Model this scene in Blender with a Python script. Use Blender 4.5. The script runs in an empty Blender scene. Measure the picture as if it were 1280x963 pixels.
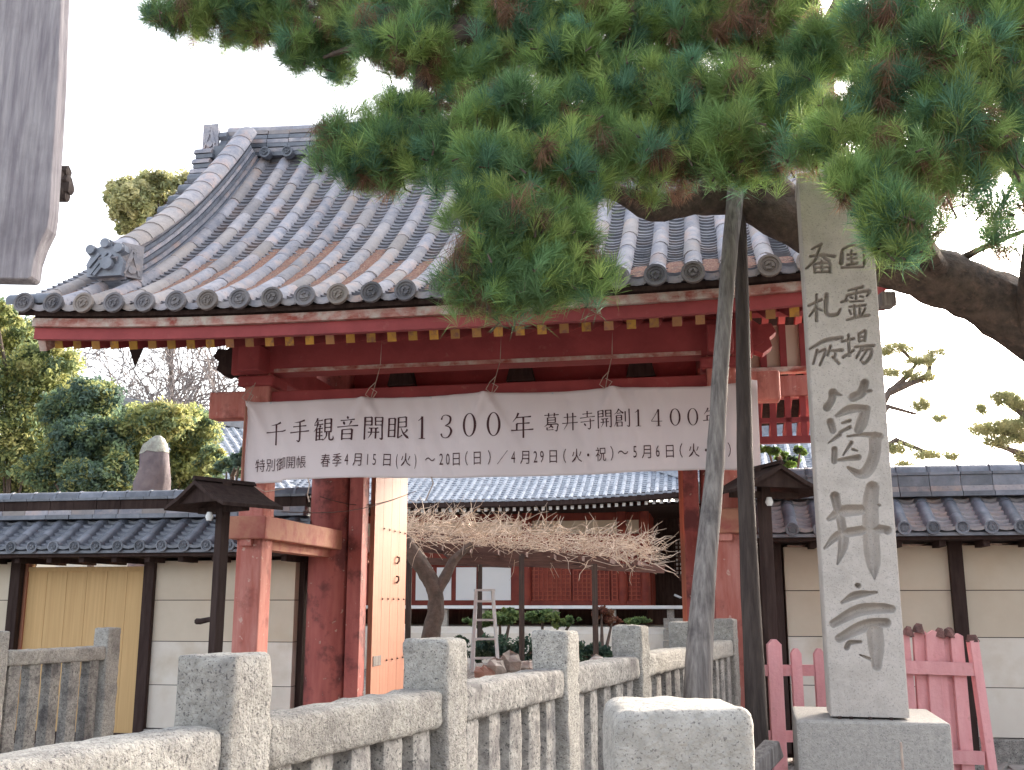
import bpy, math, random
import numpy as np
from mathutils import Vector, Matrix, Euler
from mathutils import noise as mnoise

rng = np.random.default_rng(7)
random.seed(7)
sc = bpy.context.scene
COL = sc.collection
R = math.radians

# ------------------------------------------------------------------ camera
FPX = 1300.0
PITCH = math.atan(273 / FPX)
EYE = 1.55
cam_d = bpy.data.cameras.new('camera')
cam_d.sensor_width = 36
cam_d.lens = 36 * FPX / 1280
cam_d.clip_start = .05
cam_d.clip_end = 3000
cam = bpy.data.objects.new('camera', cam_d)
cam.location = (0, 0, EYE)
cam.rotation_euler = (math.pi / 2 + PITCH, 0, 0)
COL.objects.link(cam)
sc.camera = cam

# ------------------------------------------------------------------ world, sun, exposure
SUN_AZ, SUN_EL = 38, 20
w = bpy.data.worlds.new('World')
sc.world = w
w.use_nodes = True
nt = w.node_tree
bg = nt.nodes['Background']
sky = nt.nodes.new('ShaderNodeTexSky')
sky.sky_type = 'NISHITA'
sky.sun_disc = False
sky.sun_elevation = R(SUN_EL)
sky.sun_rotation = R(SUN_AZ)
sky.air_density = 1.0
sky.dust_density = 6.0
sky.ozone_density = 1.0
hs = nt.nodes.new('ShaderNodeHueSaturation')
hs.inputs['Saturation'].default_value = 0.45
nt.links.new(sky.outputs[0], hs.inputs['Color'])
nt.links.new(hs.outputs[0], bg.inputs['Color'])
bg.inputs['Strength'].default_value = 0.15
sun_d = bpy.data.lights.new('sun', 'SUN')
sun_d.energy = 1.0
sun_d.angle = R(10)
sun_d.color = (1, .86, .68)
sun = bpy.data.objects.new('sun', sun_d)
COL.objects.link(sun)
sdir = Vector((math.sin(R(SUN_AZ)) * math.cos(R(SUN_EL)), math.cos(R(SUN_AZ)) * math.cos(R(SUN_EL)), math.sin(R(SUN_EL))))
sun.rotation_euler = (-sdir).to_track_quat('-Z', 'Y').to_euler()
sun.location = (8, 10, 14)
sc.view_settings.view_transform = 'Standard'
sc.view_settings.look = 'None'
sc.view_settings.gamma = 1
sc.view_settings.exposure = 2.5
sc.cycles.max_bounces = 6
sc.cycles.diffuse_bounces = 4
sc.cycles.transparent_max_bounces = 6


def P(px, py, Y):
    """point of the place seen at photo position (px, py) at distance Y"""
    x = (px - 640) / FPX
    v = (481.5 - py) / FPX
    dy = math.cos(PITCH) - v * math.sin(PITCH)
    dz = math.sin(PITCH) + v * math.cos(PITCH)
    return Vector((x / dy * Y, Y, EYE + dz / dy * Y))


# ------------------------------------------------------------------ materials
def M(name, c1, c2=None, scale=4, stretch=(1, 1, 1), stain=None, st_scale=3, st_lo=.5, st_hi=.62, st_amt=1.0,
      speck=None, sp_scale=160, sp_lo=.62, sp_amt=.8, rough=.8, bump=.25, b_scale=60, b_stretch=None, rnd=.12, spec=.3,
      metallic=0, attr=None, trans=0, bd=.02, det=6, tint=None, tint_lo=.55):
    m = bpy.data.materials.new(name)
    m.use_nodes = True
    n = m.node_tree
    L = n.links.new
    b = n.nodes['Principled BSDF']
    tc = n.nodes.new('ShaderNodeTexCoord')
    oi = n.nodes.new('ShaderNodeObjectInfo')
    mul = n.nodes.new('ShaderNodeVectorMath'); mul.operation = 'MULTIPLY_ADD'
    cmb = n.nodes.new('ShaderNodeCombineXYZ')
    for i in range(3):
        L(oi.outputs['Random'], cmb.inputs[i])
    L(cmb.outputs[0], mul.inputs[0])
    mul.inputs[1].default_value = (37, 53, 71)
    L(tc.outputs['Object'], mul.inputs[2])
    mp = n.nodes.new('ShaderNodeMapping')
    mp.inputs['Scale'].default_value = stretch
    L(mul.outputs[0], mp.inputs[0])

    def noise(s, det_, vec):
        q = n.nodes.new('ShaderNodeTexNoise')
        q.inputs['Scale'].default_value = s
        q.inputs['Detail'].default_value = det_
        q.inputs['Roughness'].default_value = .62
        L(vec, q.inputs['Vector'])
        return q.outputs[0]

    def ramp(v, lo, hi):
        q = n.nodes.new('ShaderNodeMapRange')
        q.inputs[1].default_value = lo
        q.inputs[2].default_value = hi
        L(v, q.inputs[0])
        return q.outputs[0]

    def mix(f, a, bb):
        q = n.nodes.new('ShaderNodeMix'); q.data_type = 'RGBA'
        if isinstance(f, float):
            q.inputs[0].default_value = f
        else:
            L(f, q.inputs[0])
        for k, v in ((6, a), (7, bb)):
            if isinstance(v, tuple):
                q.inputs[k].default_value = (*v, 1)
            else:
                L(v, q.inputs[k])
        return q.outputs[2]

    def scl(v, k):
        q = n.nodes.new('ShaderNodeMath'); q.operation = 'MULTIPLY'
        L(v, q.inputs[0]); q.inputs[1].default_value = k
        return q.outputs[0]
    if attr:
        at = n.nodes.new('ShaderNodeAttribute'); at.attribute_name = attr
        col = at.outputs[0]
    else:
        c2 = c2 or tuple(x * .75 for x in c1)
        col = mix(ramp(noise(scale, det, mp.outputs[0]), .35, .65), c1, c2)
    if stain:
        col = mix(scl(ramp(noise(st_scale, 8, mul.outputs[0]), st_lo, st_hi), st_amt), col, stain)
    if speck:
        col = mix(scl(ramp(noise(sp_scale, 2, mul.outputs[0]), sp_lo, sp_lo + .06), sp_amt), col, speck)
    if tint:
        m1 = n.nodes.new('ShaderNodeMath'); m1.operation = 'MULTIPLY'; L(oi.outputs['Random'], m1.inputs[0]); m1.inputs[1].default_value = 13.7
        m2_ = n.nodes.new('ShaderNodeMath'); m2_.operation = 'FRACT'; L(m1.outputs[0], m2_.inputs[0])
        col = mix(scl(ramp(m2_.outputs[0], tint_lo, 1.1), .8), col, tint)
    h = n.nodes.new('ShaderNodeHueSaturation')
    L(col, h.inputs['Color'])
    mr = n.nodes.new('ShaderNodeMapRange')
    mr.inputs[3].default_value = 1 - rnd
    mr.inputs[4].default_value = 1 + rnd
    L(oi.outputs['Random'], mr.inputs[0])
    L(mr.outputs[0], h.inputs['Value'])
    L(h.outputs[0], b.inputs['Base Color'])
    b.inputs['Roughness'].default_value = rough
    b.inputs['Specular IOR Level'].default_value = spec
    b.inputs['Metallic'].default_value = metallic
    if bump:
        bp = n.nodes.new('ShaderNodeBump')
        bp.inputs['Strength'].default_value = bump
        bp.inputs['Distance'].default_value = bd
        vec = mul.outputs[0]
        if b_stretch:
            m2 = n.nodes.new('ShaderNodeMapping'); m2.inputs['Scale'].default_value = b_stretch
            L(mul.outputs[0], m2.inputs[0]); vec = m2.outputs[0]
        L(noise(b_scale, 6, vec), bp.inputs['Height'])
        L(bp.outputs[0], b.inputs['Normal'])
    if trans:
        tr = n.nodes.new('ShaderNodeBsdfTranslucent')
        L(h.outputs[0], tr.inputs[0])
        ms = n.nodes.new('ShaderNodeMixShader'); ms.inputs[0].default_value = trans
        L(b.outputs[0], ms.inputs[1]); L(tr.outputs[0], ms.inputs[2])
        L(ms.outputs[0], n.nodes['Material Output'].inputs[0])
    return m


GRAN = M('granite', (.52, .485, .435), (.34, .315, .28), scale=38, stain=(.15, .135, .13), st_scale=3.5, st_lo=.48, st_hi=.72, st_amt=.7,
         speck=(.08, .07, .075), sp_scale=130, sp_lo=.585, sp_amt=.75, rough=.9, bump=1.0, b_scale=75, rnd=.13, bd=.02)
GRAN_D = M('granite_weathered', (.40, .375, .34), (.22, .20, .185), scale=34, stain=(.09, .08, .085), st_scale=5, st_lo=.5, st_hi=.66, st_amt=.8,
           speck=(.05, .05, .05), sp_scale=85, sp_lo=.58, rough=.92, bump=.8, b_scale=40, rnd=.12, bd=.014)
MONB = M('monument_base_stone', (.42, .385, .35), (.33, .305, .28), scale=30, speck=(.16, .15, .145), sp_scale=140, sp_lo=.58, sp_amt=.6, rough=.9, bump=.8, b_scale=60, rnd=0, bd=.012)
GRAN_N = M('near_granite', (.56, .52, .47), (.40, .37, .33), scale=45, stain=(.24, .215, .20), st_scale=7, st_lo=.55, st_hi=.75, st_amt=.6, speck=(.12, .11, .11), sp_scale=300, sp_lo=.6, sp_amt=.7, rough=.9, bump=1.0, b_scale=110, rnd=0, bd=.012)
MONU = M('monument_stone', (.50, .445, .405), (.43, .38, .34), scale=10, stain=(.28, .255, .23), st_scale=4, st_lo=.5, st_hi=.75, st_amt=.6,
         speck=(.2, .19, .18), sp_scale=130, sp_lo=.6, sp_amt=.6, rough=.88, bump=.45, b_scale=70, rnd=0, bd=.008)
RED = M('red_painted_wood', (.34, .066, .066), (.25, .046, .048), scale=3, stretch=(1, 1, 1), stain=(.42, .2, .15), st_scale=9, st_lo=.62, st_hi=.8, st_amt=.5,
        rough=.7, bump=.2, b_scale=25, rnd=.12)
REDV = M('faded_red_post', (.58, .25, .21), (.44, .13, .10), scale=3, stretch=(3, 3, .5), stain=(.2, .06, .05), st_scale=5, st_lo=.55, st_hi=.72, st_amt=.8,
         speck=(.66, .48, .40), sp_scale=16, sp_lo=.66, sp_amt=.6, rough=.8, bump=.6, b_scale=14, b_stretch=(5, 5, .3), rnd=.06)
SBEAM = M('side_beam_wood', (.44, .21, .13), (.40, .15, .11), scale=3, stain=(.34, .10, .08), st_scale=5, st_lo=.48, st_hi=.66, rough=.75, bump=.3, b_scale=20, rnd=.05)
REDP = M('pillar_red', (.40, .12, .10), (.29, .075, .065), scale=3, stretch=(3, 3, .5), stain=(.11, .035, .035), st_scale=3.5, st_lo=.5, st_hi=.62, st_amt=.8,
         speck=(.5, .38, .3), sp_scale=14, sp_lo=.68, sp_amt=.7, rough=.7, bump=.3, b_scale=20, rnd=.04)
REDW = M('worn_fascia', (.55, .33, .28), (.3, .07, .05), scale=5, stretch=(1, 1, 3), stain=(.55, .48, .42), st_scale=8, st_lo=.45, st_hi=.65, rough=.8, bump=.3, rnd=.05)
YEL = M('yellow_ochre_paint', (.62, .36, .07), (.48, .25, .06), scale=12, stain=(.30, .15, .10), st_scale=16, st_lo=.5, st_hi=.65, rough=.75, bump=.1, rnd=.3, tint=(.34, .17, .13), tint_lo=.5)
TILE = M('roof_tile', (.24, .24, .28), (.42, .385, .40), scale=7, stain=(.46, .30, .24), st_scale=3.5, st_lo=.52, st_hi=.7, st_amt=.75,
         speck=(.12, .12, .13), sp_scale=25, sp_lo=.62, sp_amt=.5, rough=.6, bump=.4, b_scale=22, rnd=.22, spec=.4, tint=(.33, .275, .235), tint_lo=.45)
TILED = M('dark_roof_tile', (.10, .11, .135), (.19, .20, .235), scale=6, stain=(.24, .22, .2), st_scale=8, st_lo=.6, st_hi=.78, st_amt=.5,
          rough=.42, bump=.2, b_scale=22, rnd=.25, spec=.6)
DISC = M('eave_disc_tile', (.13, .125, .14), (.22, .20, .20), scale=9, rough=.7, bump=.3, rnd=.3, tint=(.34, .27, .21), tint_lo=.6)
TILEF = M('flat_tile', (.15, .15, .175), (.25, .24, .26), scale=8, stain=(.24, .16, .13), st_scale=3, st_lo=.52, st_hi=.66, st_amt=.6, rough=.55, bump=.2, rnd=.05, spec=.5)
LITTER = M('dry_pine_litter', (.36, .19, .14), (.27, .14, .11), scale=20, speck=(.5, .33, .22), sp_scale=60, sp_lo=.55, stain=(.22, .15, .13), st_scale=6, rough=.95, bump=.9, b_scale=70, rnd=0)
HTILE = M('hall_roof_tile', (.26, .29, .34), (.42, .44, .48), scale=3, stain=(.14, .15, .19), st_scale=7, st_lo=.5, st_hi=.6, st_amt=.7, rough=.45, bump=.1, rnd=.05, spec=.5)
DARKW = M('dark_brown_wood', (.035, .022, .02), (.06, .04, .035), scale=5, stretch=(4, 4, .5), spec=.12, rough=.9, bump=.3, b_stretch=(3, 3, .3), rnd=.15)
GREYW = M('weathered_grey_wood', (.30, .27, .25), (.14, .12, .115), scale=5, stretch=(9, 9, .5), stain=(.07, .06, .06), st_scale=4, st_lo=.55, st_hi=.7, st_amt=.8,
          rough=.9, bump=1.0, b_scale=9, b_stretch=(9, 9, .35), rnd=.08, bd=.012)
PROPD = M('dark_prop_wood', (.05, .037, .034), (.09, .07, .062), scale=5, stretch=(9, 9, .5), rough=.85, bump=.8, b_scale=9, b_stretch=(8, 8, .4), rnd=.08)
NATW = M('new_cypress_wood', (.43, .19, .12), (.36, .15, .09), scale=3, stretch=(12, 12, .35), stain=(.29, .12, .08), st_scale=4, st_lo=.55, st_hi=.75, st_amt=.5,
         rough=.55, bump=.1, b_scale=20, b_stretch=(8, 8, .3), rnd=.06)
NATY = M('pale_board_wood', (.66, .43, .20), (.58, .36, .16), scale=3, stretch=(12, 12, .35), rough=.6, bump=.1, b_stretch=(8, 8, .3), rnd=.05)
PLAST = M('white_plaster', (.74, .68, .60), (.68, .61, .53), scale=2, stain=(.50, .40, .28), st_scale=1.8, st_lo=.5, st_hi=.75, st_amt=.6, rough=.9, bump=.06, b_scale=80, rnd=.015)
PLASC = M('cream_plaster', (.56, .47, .365), (.62, .53, .42), scale=2, stain=(.5, .38, .25), st_scale=1.2, st_lo=.5, st_hi=.8, st_amt=.5, rough=.9, bump=.06, b_scale=80, rnd=.015)
PINK = M('pink_faded_paint', (.72, .36, .37), (.66, .30, .31), scale=6, stretch=(3, 3, .6), stain=(.42, .2, .17), st_scale=10, st_lo=.6, st_hi=.75, st_amt=.7, rough=.8, bump=.3, b_scale=30, rnd=.1)
ROT = M('rotten_wood', (.22, .11, .1), (.12, .07, .065), scale=15, rough=.95, bump=.8, rnd=.2)
BARK = M('pine_bark', (.135, .10, .08), (.06, .047, .04), scale=12, stretch=(1, 1, 1), stain=(.16, .11, .085), st_scale=18, st_lo=.55, st_hi=.7, rough=.95, bump=1.0, b_scale=16, rnd=.1, bd=.04)
BARKG = M('grey_bark', (.16, .12, .1), (.09, .07, .06), scale=10, rough=.95, bump=.8, b_scale=15, rnd=.1, bd=.03)
TWIG = M('bare_twig', (.62, .50, .39), (.42, .32, .25), scale=6, rough=.9, bump=0, rnd=0)
TWIGG = M('bare_branch_grey', (.30, .26, .25), (.2, .17, .16), scale=6, rough=.9, bump=0, rnd=.05)
CLOTH = M('banner_cloth', (.78, .685, .68), (.76, .66, .66), scale=2, rough=.85, bump=.12, b_scale=6, rnd=0, trans=.15)
INK = M('banner_ink', (.055, .018, .022), (.08, .03, .032), scale=20, rough=.7, bump=0, rnd=0)
CORD = M('pale_cord', (.5, .4, .33), (.4, .3, .25), scale=20, rough=.9, bump=0, rnd=.1)
IRON = M('dark_iron', (.05, .035, .035), (.1, .06, .05), scale=20, rough=.8, bump=.1, rnd=.1)
ALU = M('aluminium', (.55, .56, .58), (.48, .49, .5), scale=20, rough=.5, bump=0, rnd=.05)
ROCK = M('garden_rock', (.42, .38, .35), (.28, .25, .23), scale=6, stain=(.4, .22, .16), st_scale=2, st_lo=.55, st_hi=.7, rough=.9, bump=.8, b_scale=20, rnd=.2)
DIRT = M('gravel_ground', (.24, .215, .19), (.17, .15, .135), scale=3, speck=(.55, .52, .48), sp_scale=40, sp_lo=.56, rough=.95, bump=.6, b_scale=50, rnd=0)
PAVE = M('entry_paving', (.24, .225, .21), (.19, .18, .17), scale=6, speck=(.2, .19, .18), sp_scale=60, sp_lo=.6, rough=.9, bump=.4, rnd=0)
GLASS = M('lamp_bulb_glass', (.8, .8, .78), (.75, .75, .74), scale=5, rough=.15, bump=0, rnd=0)
NEEDLE = M('pine_needles', (1, 1, 1), attr='Col', rough=.6, bump=0, rnd=0, spec=.25, trans=.45)
LEAF = M('leaves', (1, 1, 1), attr='Col', rough=.6, bump=0, rnd=0, spec=.2, trans=.5)
WHITEP = M('white_paint', (.78, .78, .78), (.7, .7, .7), scale=5, rough=.7, bump=0, rnd=.03)
REDD = M('hall_red_wood', (.26, .05, .03), (.17, .03, .022), scale=3, rough=.6, bump=.1, rnd=.1)
SHOJI = M('shoji_paper', (.82, .82, .82), (.78, .78, .78), scale=2, rough=.9, bump=0, rnd=.02)
SNOWST = M('lichen_capped_stone', (.20, .165, .17), (.13, .105, .115), scale=6, rough=.9, bump=.5, b_scale=20, rnd=0)
LICH = M('pale_lichen_cap', (.42, .43, .36), (.24, .22, .2), scale=12, rough=.95, bump=.7, b_scale=30, rnd=0)


# ------------------------------------------------------------------ helpers
def link(o, parent=None, loc=None, rot=None, mat4=None):
    COL.objects.link(o)
    if parent is not None:
        o.parent = parent
    if mat4 is not None:
        o.matrix_basis = mat4
    if loc is not None:
        o.location = loc
    if rot is not None:
        o.rotation_euler = rot
    return o


def tag(o, label=None, cat=None, group=None, kind=None):
    if label: o['label'] = label
    if cat: o['category'] = cat
    if group: o['group'] = group
    if kind: o['kind'] = kind
    return o


def empty(name, loc, rz=0, label=None, cat=None, group=None):
    o = bpy.data.objects.new(name, None)
    o.empty_display_size = .2
    link(o, None, loc, (0, 0, rz))
    return tag(o, label, cat, group)


def copy_tree(o, parent=None):
    c = o.copy()
    COL.objects.link(c)
    c.parent = parent
    for ch in list(o.children):
        copy_tree(ch, c)
    return c


class MB:
    def __init__(self):
        self.v = []; self.f = []

    def add(self, vs, fs):
        n = len(self.v)
        self.v += [tuple(x) for x in vs]
        self.f += [tuple(i + n for i in f) for f in fs]
        return self

    def box(self, c, s, rot=None):
        c = Vector(c)
        vs = []
        for dx in (-.5, .5):
            for dy in (-.5, .5):
                for dz in (-.5, .5):
                    p = Vector((dx * s[0], dy * s[1], dz * s[2]))
                    if rot is not None:
                        p = rot @ p
                    vs.append(c + p)
        return self.add(vs, [(0, 1, 3, 2), (4, 6, 7, 5), (0, 4, 5, 1), (2, 3, 7, 6), (0, 2, 6, 4), (1, 5, 7, 3)])

    def beam(self, a, b, w_, h, up=(0, 0, 1)):
        a = Vector(a); b = Vector(b)
        d = (b - a); L = d.length; d.normalize()
        x = d.cross(Vector(up)).normalized(); z = x.cross(d)
        rot = Matrix((x, d, z)).transposed()
        return self.box((a + b) / 2, (w_, L, h), rot)

    def tube(self, pts, rads, n=8, cap=True, wob=0):
        pts = [Vector(p) for p in pts]
        if not hasattr(rads, '__len__'):
            rads = [rads] * len(pts)
        vs = []; fs = []
        up = Vector((0, 0, 1))
        for i, p in enumerate(pts):
            t = (pts[min(i + 1, len(pts) - 1)] - pts[max(i - 1, 0)]).normalized()
            if abs(t.dot(up)) > .95:
                up = Vector((1, 0, 0))
            x = t.cross(up).normalized(); y = x.cross(t)
            up = y
            for k in range(n):
                a = 2 * math.pi * k / n
                r = rads[i] * (1 + (random.uniform(-wob, wob) if wob else 0))
                vs.append(p + x * math.cos(a) * r + y * math.sin(a) * r)
        for i in range(len(pts) - 1):
            for k in range(n):
                fs.append((i * n + k, i * n + (k + 1) % n, (i + 1) * n + (k + 1) % n, (i + 1) * n + k))
        if cap:
            fs.append(tuple(range(n))[::-1]); fs.append(tuple(range((len(pts) - 1) * n, len(pts) * n)))
        return self.add(vs, fs)

    def prism(self, poly, M4, depth):
        """poly: 2D (x,z) outline in local XZ, extruded along local +Y"""
        n = len(poly)
        vs = [M4 @ Vector((x, 0, z)) for x, z in poly] + [M4 @ Vector((x, depth, z)) for x, z in poly]
        fs = [tuple(range(n)), tuple(range(2 * n - 1, n - 1, -1))]
        fs += [(i, i + n, (i + 1) % n + n, (i + 1) % n) for i in range(n)]
        return self.add(vs, fs)

    def stone(self, s, nx, ny, nz, rnd=.018, amp=.003):
        """box of size s about the origin as a fine grid, corners rounded, faces uneven"""
        off = Vector((random.uniform(0, 90), random.uniform(0, 90), random.uniform(0, 90)))
        vid = {}
        N = (nx, ny, nz)
        h = Vector(s) / 2

        def vert(i, j, k):
            key = (i, j, k)
            if key not in vid:
                # grid lines bunched near the edges
                p = Vector([(-1 + 2 * t / n) for t, n in zip(key, N)])
                p = Vector([math.copysign(1 - (1 - abs(q)) ** 1.35, q) if abs(q) < 1 else q for q in p])
                p = Vector([a * b for a, b in zip(p, h)])
                inner = Vector([max(-hh + rnd, min(hh - rnd, a)) for a, hh in zip(p, h)])
                d = p - inner
                if d.length > 1e-9:
                    p = inner + d.normalized() * min(rnd, d.length)
                n = mnoise.noise_vector(p * 14 + off) * amp * 1.6 + mnoise.noise_vector(p * 45 + off) * amp
                self.v.append(tuple(p + n)); vid[key] = len(self.v) - 1
            return vid[key]
        for ax in range(3):
            a1, a2 = [q for q in range(3) if q != ax]
            for side in (0, N[ax]):
                for i in range(N[a1]):
                    for j in range(N[a2]):
                        q = []
                        for di, dj in ((0, 0), (1, 0), (1, 1), (0, 1)):
                            key = [0, 0, 0]; key[ax] = side; key[a1] = i + di; key[a2] = j + dj
                            q.append(vert(*key))
                        flip = (side == 0) ^ (ax == 1)
                        self.f.append(tuple(q[::-1]) if flip else tuple(q))
        return self

    def sweep(self, section, path):
        """section: list (x, n) closed; path: list of (origin, xdir, ndir)"""
        m = len(section)
        vs = []; fs = []
        for o, xd, nd in path:
            for a, b in section:
                vs.append(o + xd * a + nd * b)
        for i in range(len(path) - 1):
            for k in range(m):
                fs.append((i * m + k, i * m + (k + 1) % m, (i + 1) * m + (k + 1) % m, (i + 1) * m + k))
        fs.append(tuple(range(m))[::-1]); fs.append(tuple(range((len(path) - 1) * m, len(path) * m)))
        return self.add(vs, fs)

    def mesh(self, name, mat, smooth=False):
        me = bpy.data.meshes.new(name)
        me.from_pydata(self.v, [], self.f)
        me.materials.append(mat)
        if smooth:
            me.polygons.foreach_set('use_smooth', [True] * len(me.polygons))
            try:
                me.set_sharp_from_angle(angle=R(45))
            except Exception:
                pass
        me.update()
        return me

    def build(self, name, mat, parent=None, smooth=False, bevel=0, loc=None, rot=None, label=None, kind=None, mat4=None):
        o = bpy.data.objects.new(name, self.mesh(name, mat, smooth))
        link(o, parent, loc, rot, mat4)
        if bevel:
            b = o.modifiers.new('bevel', 'BEVEL'); b.width = bevel; b.segments = 2; b.limit_method = 'ANGLE'; b.angle_limit = R(40)
        if label: o['label'] = label
        if kind: o['kind'] = kind
        return o


def inst(me, name, parent, mat4):
    o = bpy.data.objects.new(name, me)
    return link(o, parent, mat4=mat4)


def bigmesh(name, verts, faces_n, loops, mat, cols=None, smooth=False):
    """fast mesh: verts (n,3), all faces have faces_n corners, loops flat int array, cols per-vertex"""
    me = bpy.data.meshes.new(name)
    me.vertices.add(len(verts)); me.vertices.foreach_set('co', verts.astype(np.float32).ravel())
    nf = len(loops) // faces_n
    me.loops.add(len(loops)); me.loops.foreach_set('vertex_index', loops.astype(np.int32))
    me.polygons.add(nf); me.polygons.foreach_set('loop_start', np.arange(0, len(loops), faces_n, dtype=np.int32))
    me.polygons.foreach_set('loop_total', np.full(nf, faces_n, dtype=np.int32))
    if smooth:
        me.polygons.foreach_set('use_smooth', np.ones(nf, dtype=bool))
    me.materials.append(mat)
    me.update(calc_edges=True)
    me.validate()
    if cols is not None:
        a = me.color_attributes.new('Col', 'FLOAT_COLOR', 'POINT')
        c4 = np.ones((len(verts), 4), dtype=np.float32); c4[:, :3] = cols
        a.data.foreach_set('color', c4.ravel())
    return me


def frame(o, x, y, z):
    m = Matrix((x, y, z)).transposed().to_4x4()
    m.translation = o
    return m


def half_pipe(r, L, n=7, lip=.012, name='round_tile', mat=None, full_end=True):
    """round tile lying along +Y, convex side +Z, slightly wider at its lower (y=0) end"""
    b = MB()
    vs = []
    for y, rr in ((0, r), (L * .93, r * .97), (L, r * .9)):
        for k in range(n):
            a = math.pi * k / (n - 1)
            vs.append((math.cos(a) * rr, y, math.sin(a) * rr))
    fs = []
    for i in range(2):
        for k in range(n - 1):
            fs.append((i * n + k, i * n + k + 1, (i + 1) * n + k + 1, (i + 1) * n + k))
    fs.append(tuple(range(n))[::-1])
    fs.append(tuple(range(2 * n, 3 * n)))
    b.add(vs, fs)
    return b.mesh(name, mat, True)


def disc_mesh(r, name, mat, d=.03):
    """eave end cap: disc facing -Y with raised rim, inner ring and three comma lobes"""
    b = MB()
    n = 18
    prof = [(r, d), (r, 0), (r * .8, 0), (r * .74, .012), (r * .58, .012), (r * .52, .004), (r * .48, .012), (0, .012)]
    vs = []; fs = []
    for rr, y in prof[:-1]:
        for k in range(n):
            a = 2 * math.pi * k / n
            vs.append((math.cos(a) * rr, y, math.sin(a) * rr))
    for i in range(len(prof) - 2):
        for k in range(n):
            fs.append((i * n + k, i * n + (k + 1) % n, (i + 1) * n + (k + 1) % n, (i + 1) * n + k))
    base = (len(prof) - 2) * n
    fs.append(tuple(base + k for k in range(n)))
    b.add(vs, fs)
    for j in range(3):   # comma lobes
        a0 = j * 2.094
        for t, q in ((0, .12), (.5, .09), (1.0, .06)):
            a = a0 + t
            b.box((math.cos(a) * r * .28, .006, math.sin(a) * r * .28), (r * q * 2, .014, r * q * 2))
    return b.mesh(name, mat, False)


# ------------------------------------------------------------------ ground (setting)
def sheet(name, x0, x1, y0, y1, z, mat, kind='structure'):
    b = MB().add([(x0, y0, z), (x1, y0, z), (x1, y1, z), (x0, y1, z)], [(0, 1, 2, 3)])
    return b.build(name, mat, kind=kind)


sheet('ground', -400, 400, -60, 900, -.004, DIRT)
ent = MB()
ent.add([(-1.0, -3, .0), (.3, -3, 0), (2.3, 9, 0), (-2.2, 9.6, 0)], [(0, 1, 2, 3)])
ent.build('path', PAVE, kind='structure')

# ------------------------------------------------------------------ the gate
A = R(10.5)
U = Vector((math.cos(A), -math.sin(A), 0))
W = Vector((math.sin(A), math.cos(A), 0))
G0 = Vector((-.273, 9.417, 0))
gate = empty('temple_gate', G0, -A, 'red timber temple gate with curved grey tiled roof and yellow rafter ends', 'gate')
WE, WR = -1.45, 1.95
SL, SR = -3.80, 3.45


def upturn(s):
    return .085 * (abs(s + .15) / 3.6) ** 3


def zt(w_, s=0):
    t = w_ - WE
    return 3.97 + .45 * t + .110 * t * t + upturn(s) * (1 + .3 * t)


def slope(w_):
    return .45 + .22 * (w_ - WE)


ws = np.linspace(WE, WR, 400)
arc = np.concatenate([[0], np.cumsum(np.hypot(np.diff(ws), np.diff([zt(x) for x in ws])))])


def at_arc(a):
    return float(np.interp(a, arc, ws))


def rframe(s, w_, lift=0):
    t = Vector((0, 1, slope(w_))).normalized()
    nrm = Vector((0, -t.z, t.y))
    return frame(Vector((s, w_, zt(w_, s))) + nrm * lift, Vector((1, 0, 0)), t, nrm)


roof = MB()
NS, NW = 24, 16
vs = []; fs = []
for j in range(NW + 1):
    w_ = WE + (WR - WE) * j / NW
    for i in range(NS + 1):
        s = SL + (SR - SL) * i / NS
        vs.append((s, w_, zt(w_, s) - .03))
for j in range(NW + 1):        # back slope, mirrored about the ridge
    w_ = WE + (WR - WE) * (NW - j) / NW
    for i in range(NS + 1):
        s = SL + (SR - SL) * i / NS
        vs.append((s, 2 * WR - w_, zt(w_, s) - .03))
K = NS + 1
nr = 2 * (NW + 1)
top_n = len(vs)
vs += [(x, y, z - .04) for x, y, z in vs]
for j in range(nr - 1):
    for i in range(NS):
        a = j * K + i
        fs.append((a, a + 1, a + 1 + K, a + K))
        fs.append((a + top_n, a + K + top_n, a + 1 + K + top_n, a + 1 + top_n))
for j in range(nr - 1):
    for i in (0, NS):
        a = j * K + i
        fs.append((a, a + K, a + K + top_n, a + top_n))
for i in range(NS):
    for j in (0, nr - 1):
        a = j * K + i
        fs.append((a, a + 1, a + 1 + top_n, a + top_n))
roof.add(vs, fs)
roof_o = roof.build('roof', DARKW, gate)

rowx = [-3.70 + .283 * k for k in range(26)]
NSEG = 11
SEG = arc[-1] / NSEG
tile_me = [half_pipe(.078, SEG + .012, name='round_tile', mat=TILE) for _ in range(1)][0]
for s in rowx:
    for k in range(NSEG):
        w0 = at_arc(k * SEG)
        w1 = at_arc(min((k + 1) * SEG, arc[-1] - 1e-3))
        p0 = Vector((s, w0, zt(w0, s))); p1 = Vector((s, w1, zt(w1, s)))
        t = (p1 - p0).normalized(); nrm = Vector((0, -t.z, t.y)).normalized()
        x = Vector((1, random.uniform(-.015, .015), 0)).normalized()
        x = (x - t * x.dot(t)).normalized()
        nrm = x.cross(t)
        m = frame(p0 + nrm * (.018 + random.uniform(-.004, .004)) + x * random.uniform(-.006, .006), x, t, nrm)
        inst(tile_me, 'round_tile', roof_o, m)
cap_me = disc_mesh(.09, 'eave_disc', DISC)
for s in rowx:
    m = Matrix.Translation((s, WE - .095, zt(WE, s) + .028)) @ Matrix.Rotation(R(-8), 4, 'X') @ Matrix.Rotation(random.uniform(0, 6), 4, 'Y')
    inst(cap_me, 'eave_disc', roof_o, m)
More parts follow.
